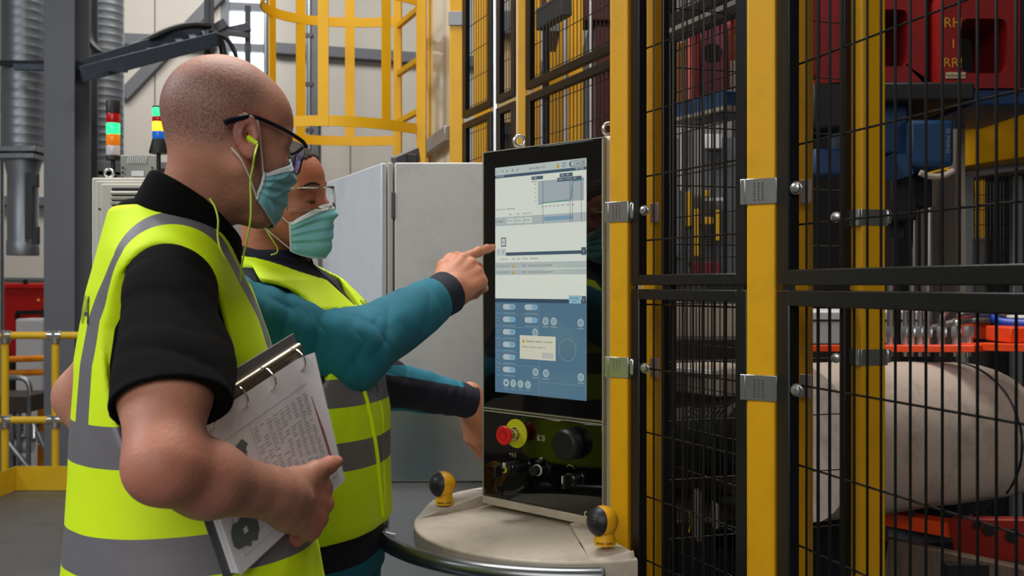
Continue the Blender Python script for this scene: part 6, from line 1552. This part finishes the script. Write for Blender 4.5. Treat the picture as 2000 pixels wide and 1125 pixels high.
for (cs, cv, rr) in ((.058, .083, .004), (.068, .072, .003), (.034, .165, .004)): k.box(bp(cs, cv, -.0066), (rr*2, rr*2, .0002), RBm)
k.build('printed_cutouts', PAP, sh)

# ================================================================== man 2: goggles, pointing at the screen
Y2 = -.21; H2 = Frame((-.474, 1.975, 1.615), Y2-.02, -.02, .10); S2 = .97
Sr2, El2, Wr2 = (-.515, 1.815, 1.395), (-.325, 1.920, 1.318), (-.1494, 2.15, 1.4290)
Sl2, EL2, WL2 = (-.470, 2.180, 1.41), (-.325, 2.28, 1.222), (-.1015, 2.410, 1.160)
tip2 = AN([-.0185, 2.292, 1.543]); xh = nrm(AN([-.0740, 2.242, 1.500])-AN(Wr2)); zr_ = AN([.25, -.85, .46]); zh = nrm(zr_-xh*float(zr_ @ xh)); RH2 = np.stack([xh, np.cross(zh, xh), zh], 1)
xl = nrm((.20, .10, -.97)); zq = AN([-.75, -.62, .0]); zl_ = nrm(zq-xl*float(zq @ xl)); RHL2 = np.stack([xl, np.cross(zl_, xl), zl_], 1)
curl2 = [(.08, .12, .08), (.80, 1.45, .6), (.95, 1.45, .6), (1.0, 1.35, .6)]
thumb2 = [(.028, .026, -.004), (.058, .044, -.010), (.088, .048, -.016), (.112, .044, -.020)]
def attr2_red(V):
    q = H2.l(V)/S2; n = fbm(V, 18, 6); return np.clip(.25*(q[:, 2] > -.14)*(1+n*.6)*np.clip((q[:, 0])/.05, 0, 1), 0, .6)*(np.linalg.norm(q, axis=1) < .2)
def attr2_st(V):
    q = H2.l(V)/S2; near = np.linalg.norm(q, axis=1) < .2; brow = 0
    for s in (-1, 1): brow = np.maximum(brow, np.exp(-((q[:, 2]-.031+((np.abs(q[:, 1])-.035)*.15))/.0052)**2)*(np.abs(np.abs(q[:, 1])-.036) < .024)*(q[:, 0] > .05))
    lash = np.exp(-((q[:, 2]-.002)/.0024)**2)*(np.abs(np.abs(q[:, 1])-.034) < .016)*(q[:, 0] > .075)
    jaw = np.clip((-.03-q[:, 2])/.03, 0, 1)*np.clip((q[:, 0]-.0)/.02, 0, 1)*(q[:, 2] > -.13)
    return near*np.maximum(np.maximum(brow*.95, lash*.8), jaw*.3)
p2, F2 = person('man in blue face mask and clear goggles pointing at the touch screen', Y2, H2, S2, (-.500, 1.995, 1.49), ((-.47, 2.0, 1.38), (-.43, 2.0, 1.05)),
    [(-.415, 1.915, .92), (-.42, 2.0, 1.0), (-.40, 2.095, .92)],
    [([Sr2, El2, Wr2], [.055, .045, .031]), ([Sl2, EL2, WL2], [.052, .042, .030]),
     ([(-.43, 1.915, .92), (-.42, 1.91, .52), (-.425, 1.91, .10)], [.075, .05, .04]), ([(-.39, 2.095, .92), (-.385, 2.10, .52), (-.39, 2.10, .10)], [.075, .05, .04])],
    SK2, (-.68, .02), (1.74, 2.50), {'red': attr2_red, 'stubble': attr2_st},
    [(Wr2, RH2, False, curl2, thumb2, (-.22, -.16, -.22, -.30), 1.20), (WL2, RHL2, True, [(.45, .5, .3), (.5, .55, .3), (.5, .6, .3), (.5, .6, .3)], [(.028, .026, -.004), (.062, .042, -.004), (.092, .048, -.006), (.115, .046, -.010)], (.1, 0, -.1, -.2), 1.08)])
c2, s2_ = math.cos(Y2), math.sin(Y2); f2 = AN([c2, s2_, 0]); l2 = AN([-s2_, c2, 0])
T2 = [(.90, -.43, 2.0, .150, .185), (.98, -.425, 2.0, .160, .188), (1.19, -.430, 2.0, .160, .185), (1.30, -.445, 2.0, .155, .186), (1.406, -.462, 2.0, .145, .182), (1.46, -.480, 1.998, .112, .150), (1.50, -.492, 1.996, .070, .085), (1.56, -.495, 1.995, .05, .06)]
def torso2(p, off=0):
    d = loft(p, T2, Y2, 2.3, off); nb = AN([-.498, 1.996, 1.452])
    for S_ in (Sr2, Sl2): e = rc(p, nb, AN(S_)*.80+nb*.20+AN([0, 0, .012]), .042+off, .050+off); d = smin(d, e, .06)
    return d
def vest2(p):
    x, y = latx(p, T2, Y2); d = torso2(p, .010)+fbm(p, 11, 12)*.0030-.0028*np.maximum(np.sin(y*34+fbm(p, 6, 19)*2.5), 0)*np.clip((1.33-p[:, 2])*5, .15, 1)
    for sg in (-1, 1):
        e = (np.sqrt(((x+.005)/.082)**2+((p[:, 2]-1.33)/.160)**2)-1)*.082; e = np.minimum(e, (np.sqrt(((x-.03)/.105)**2+((p[:, 2]-1.335)/.120)**2)-1)*.105) if sg < 0 else e; e = np.maximum(e, (.150 if sg > 0 else .132)-sg*y); d = smax(d, -e, .012)
    e = np.sqrt((x-.020)**2+y*y)-.106; e = np.maximum(e, 1.440-.30*x-p[:, 2]); d = smax(d, -e, .006)
    e = np.abs(y)-np.clip(.010+(p[:, 2]-1.395)*.42, 0, .07); e = np.maximum(e, -x+.02); e = np.maximum(e, 1.36-p[:, 2]); d = smax(d, -e, .006)
    e = np.maximum(np.abs(y)-.0025, .12-x); d = smax(d, -np.maximum(e, p[:, 2]-1.37), .003)
    d = smax(d, .967-p[:, 2]+.010*y/.18, .006); return smax(d, p[:, 2]-1.53, .01)
V, Q = nets(vest2, axis(-.66, -.22, .0036), axis(1.75, 2.26, .0036), axis(.93, 1.56, .0036)); V = smooth_mesh(V, Q, 1); T = tris(Q)
Vf = V.astype(np.float32); x_, y_ = latx(Vf, T2, Y2); z_ = V[:, 2]
st = np.minimum(np.abs(z_-1.243+.0*y_)-.027, np.abs(z_-1.122)-.0275); st = np.minimum(st, np.maximum(np.minimum(np.abs(y_+.108), np.abs(y_-.108))-.022, 1.25-z_)) if False else st
V, Tn, Tp = cut(V, T, st)
vo2 = sobj('hi_vis_vest', V, Tp, HIVIS, p2); sobj('reflective_stripe', V, Tn, REFL, vo2)
# closing edge and piping down the front, hem
def march(f, p0, d, off=0, n=40):
    p = AN(p0).astype(np.float32)[None]; d = AN(d).astype(np.float32)
    for _ in range(n): p = p+d*np.clip(f(p)-off, -.01, .02)[:, None]
    return Vector([float(v) for v in p[0]])
pip = [march(vest2, AN([-.43, 2.0, z])+f2*.25+l2*(-.010-.21*(z-.985)), -f2, .0015) for z in np.linspace(1.32, .985, 14)]
MB().tube(pip, .0042, 8).build('front_piping', HIVIS, vo2)
BLKP = M('print_black', '#141812', .7, var=0)
c_ = AN([-.462, 2.0, 1.410])
drape('BÜHLER', .021, vest2, c_+f2*.25+l2*.062, l2, (0, 0, 1), -f2, BLKP, vo2, .0015, 'logo')
drape('BÜHLER', .028, torso2 if False else vest2, AN([-.43, 2.0, 1.40])-f2*.25, -l2, (0, 0, 1), f2, BLKP, vo2, .0015, 'logo')
def jack2(p):
    d = torso2(p, -.002); d = smax(d, p[:, 2]-1.52, .01); return smax(d, .95-p[:, 2], .005)
jk = part_nets('work_jacket', jack2, (-.66, 1.72, .93), (-.22, 2.28, 1.55), .0045, NAVY, p2)
def sleeve(name, pts, rs, cap, mat, fold, par, seed, lo=None, field=None, mat2=None, name2=None, h=.0034):
    pts = [AN(q) for q in pts]; ue = nrm(pts[-1]-pts[-2])
    def f(p):
        d = chain(p, pts, rs, .05); d = d+folds(p, pts[0], pts[-1], fold, 58, seed, 1.2)+fbm(p, 16, seed+1)*.0025
        for i in range(1, len(pts)-1): d = d+folds(p, pts[i]-AN([0, 0, .1]), pts[i]+AN([.02, 0, .1]), fold*.8, 60, seed+7)*np.exp(-(np.linalg.norm(p-pts[i], axis=1)/.09)**2)
        return smax(d, (p-cap) @ ue.astype(np.float32), .004)
    P_ = AN(pts); lo, hi = P_.min(0)-.10, P_.max(0)+.10
    V, Q = nets(f, axis(lo[0], hi[0], h), axis(lo[1], hi[1], h), axis(lo[2], hi[2], h)); V = smooth_mesh(V, Q, 1); T = tris(Q)
    if field is None: return sobj(name, V, T, mat, par), f
    V, Tn, Tp = cut(V, T, field(V)); o = sobj(name, V, Tp, mat, par); sobj(name2, V, Tn, mat2, o); return o, f
w_ = nrm(AN(Wr2)-AN(El2))
slr, fr = sleeve('right_sleeve', [Sr2, El2, AN(Wr2)-w_*.02], [.076, .074, .052], AN(Wr2)-w_*.035, TEAL, .0050, jk, 21)
def cuff(cen, u, r, L, mat, par, seed, ov=1.0, hollow=.008):
    cen = AN(cen); u = nrm(u)
    def f(p):
        t = (p-cen) @ u.astype(np.float32); q = (p-cen)-t[:, None]*u; rr = np.sqrt((q*q).sum(1)); R = r*(1+.0*t)+fbm(p, 20, seed)*.0018
        d = np.maximum(rr-R, np.abs(t)-L/2); d = smax(d, -np.maximum(rr-(R-.0045), L/2-.022-t), .002); return d
    return part_nets('cuff', f, cen-.09, cen+.09, .0025, mat, par, 1)
cuff(AN(Wr2)-w_*.012, w_, .0485, .050, NAVY, slr, 31)
c = AN(Wr2)-w_*.008+nrm(AN([.35, -.75, -.55]))*.0485
MB().lathe([(.0052, -.001), (.0052, .0014), (.003, .0022), (.0005, .0022)], Vector([float(v) for v in c]), Vector((.35, -.75, -.55)).to_track_quat('Z', 'Y').to_matrix(), 16).build('snap_button', ZINC, slr)
wl = nrm(AN(WL2)-AN(EL2))
def fieldL(V):
    a = AN(EL2); t = (V-a) @ wl; q = V-a-t[:, None]*wl; up = q[:, 2]-.25*q[:, 1]; return np.minimum(np.abs(up-.046)-.010, up+.038)-np.where(V[:, 0] < -.50, 1, 0)*0
sll, fl = sleeve('left_sleeve', [Sl2, EL2, AN(WL2)-wl*.02], [.056, .058, .042], AN(WL2)-wl*.04, NAVY, .0045, jk, 41, field=fieldL, mat2=TEAL, name2='teal_inset')
cuff(AN(WL2)-wl*.022, wl, .0425, .048, NAVY, sll, 33)
collar('collar', (-.494, 1.992, 0), Y2, .092, .078, lambda f: 1.475-.015*f, lambda f: 1.522-.020*f, NAVY, jk, gap=.42, flap=.055, wob=.004, tilt=(.1, -.1))
zp_ = [march(jack2, AN([-.47, 2.0, z])+f2*.25, -f2, .0012) for z in np.linspace(1.50, 1.36, 12)]
zo = MB().tube(zp_, .0022, 6).build('zipper', M('dark_zip', '#1c1d20', .4, .5, var=0), jk)
MB().box(zp_[8]+Vector((.004, -.002, 0)), (.007, .009, .022), Matrix.Rotation(Y2, 3, 'Z')).build('zip_pull', CHROME, zo, .0015)
# trousers: navy waist over teal legs
def trou2(p):
    d = loft(p, [(.7, -.40, 2.0, .12, .17), (.90, -.415, 2.0, .140, .176), (1.06, -.43, 2.0, .142, .176)], Y2, 2.3); d = np.maximum(d, np.abs(p[:, 2]-.95)-.09)
    for h, k_, a in (((-.415, 1.915, .90), (-.405, 1.91, .52), (-.415, 1.91, .12)), ((-.385, 2.095, .90), (-.375, 2.10, .52), (-.385, 2.10, .12))): d = smin(d, chain(p, [h, k_, a], [.105, .080, .072], .02), .03)
    return np.maximum(d+fbm(p, 12, 3)*.004, .09-p[:, 2])
V, Q = nets(trou2, axis(-.62, -.24, .007), axis(1.75, 2.27, .007), axis(.08, 1.05, .007)); V = smooth_mesh(V, Q, 1); T = tris(Q)
V, Tn, Tp = cut(V, T, V[:, 2]-.905); tr = sobj('trousers', V, Tn, TEAL, p2); sobj('waistband', V, Tp, NAVY, tr)
shoes([(-.425, 1.91), (-.39, 2.10)], Y2, p2, DARK)
# hair
def hair2(p):
    q = H2.l(p)/S2; d = head_sdf(q, ears=False)-.0030-.0022*fbm(p*np.array([.5, 1, 1], np.float32), 150, 5)
    line = .082-.60*np.clip(q[:, 0]-.02, -.2, .2)*0; hl = np.where(q[:, 0] > .02, .090+(np.abs(q[:, 1])*-.25)-(.075-q[:, 0])*.45, .065-(.02-q[:, 0])*1.9)
    hl = np.maximum(hl, -.052); hl = np.where(np.abs(q[:, 0]+.004) < .016, np.minimum(hl, .02), hl)
    return smax(d, hl+.0045*fbm(p, 120, 8)-q[:, 2], .006)*S2
part_nets('hair', hair2, np.array(H2.o)-.17, np.array(H2.o)+.17, .0026, M('short_dark_hair', '#3a302a', .85, var=.45, scale=160, bump=.8, bscale=500), p2, 0)
# goggles
CLR = M('clear_polycarbonate', '#ffffff', .03, var=0, trans=1, ior=1.35, spec=.8)
g = []; NU, NV = 40, 8
for i in range(NU+1):
    a = -1.25+2.5*i/NU
    for j in range(NV+1):
        v = j/NV; rr = .118-.006*abs(a)+.003*math.sin(PI*v); x = .004+rr*math.cos(a*.86)*1.0; y = .078*math.sin(a)/math.sin(1.25)*1.02; z = .030-.046*v+(.010*math.exp(-(a/.16)**2))*(v)**2
        g.append(H2.W(x*S2, y*S2, z*S2))
fs = [(i*(NV+1)+j, i*(NV+1)+j+1, (i+1)*(NV+1)+j+1, (i+1)*(NV+1)+j) for i in range(NU) for j in range(NV)]
go = mesh_obj('safety_goggles', g, fs, CLR, p2); sm_ = go.modifiers.new('Solidify', 'SOLIDIFY'); sm_.thickness = .0022
hw = lambda *q: H2.W(*[v*S2 for v in q])
for j in (0, NV): MB().tube([g[i*(NV+1)+j] for i in range(NU+1)], .0014, 6).build('rim', CLR, go)
for s in (-1, 1):
    MB().tube(bez([hw(.052, s*.080, .016), hw(.03, s*.085, .020), hw(.0, s*.087, .024), hw(-.03, s*.084, .016)], 5), .0024, 8).build('temple_arm', CLR, go)
    MB().box(hw(.046, s*.083, .017), (.020, .004, .008), Matrix(H2.R.tolist())).build('hinge', CLR, go, .001)
mk2, W2g = face_mask(H2, S2, p2, 1.06, lambda u: -.004-.034*min(1, abs(u)*1.1)**1.5, lambda u: -.118+.020*abs(u)**2, (.35, .55, .75), seed=11, crease=.0012, tag_off=.006)
for s, u in ((-1, 0), (1, 1)):
    a = mw(W2g, u, .95); b = mw(W2g, u, .08)
    MB().tube(bez([a, a.lerp(hw(.006, s*.086, .014), .5), hw(.006, s*.086, .022), hw(-.006, s*.083, .036)], 5), .0014, 6).build('ear_loop', STRAPM, mk2)
    MB().tube(bez([b, b.lerp(hw(-.006, s*.085, -.036), .55), hw(-.010, s*.083, -.034), hw(-.026, s*.078, -.020)], 5), .0014, 6).build('ear_loop', STRAPM, mk2)
MB().tube([hw(-.004, -.083, .000), hw(.004, -.097, -.008)], [.0048, .0032], 12).build('earplug', PLUG, p2)
MB().tube(bez([hw(.004, -.098, -.009), P(516, 432, 1.855), P(521, 450, 1.855), P(533, 470, 1.855), P(542, 485, 1.86), P(540, 494, 1.86), P(529, 498, 1.865)], 8), .0013, 6).build('earplug_cord', CORD, p2)
BROW = M('dark_brown_brow', '#1d1411', .9, var=.3, scale=200, bump=.6, bscale=600)
for s in (-1, 1):
    for nm, prof, off in (('eyebrow', [(.016, .034, .0012), (.026, .0375, .0024), (.038, .0375, .0026), (.050, .033, .0018), (.057, .029, .0008)], -.0004), ('eyelashes', [(.020, .0015, .0006), (.028, -.0015, .0010), (.036, -.0018, .0010), (.045, .0015, .0006)], .0002)):
        pts = [march(F2, H2.w(np.array([.14, s*y, z], np.float32)*S2), -H2.R[:, 0], off, 60) for y, z, r in prof]
        rr = [r for y, z, r in prof]; pb = bez(pts, 3); rb = list(np.interp(np.linspace(0, 1, len(pb)), np.linspace(0, 1, len(rr)), rr))
        MB().tube(pb, rb, 8).build(nm, BROW, p2)
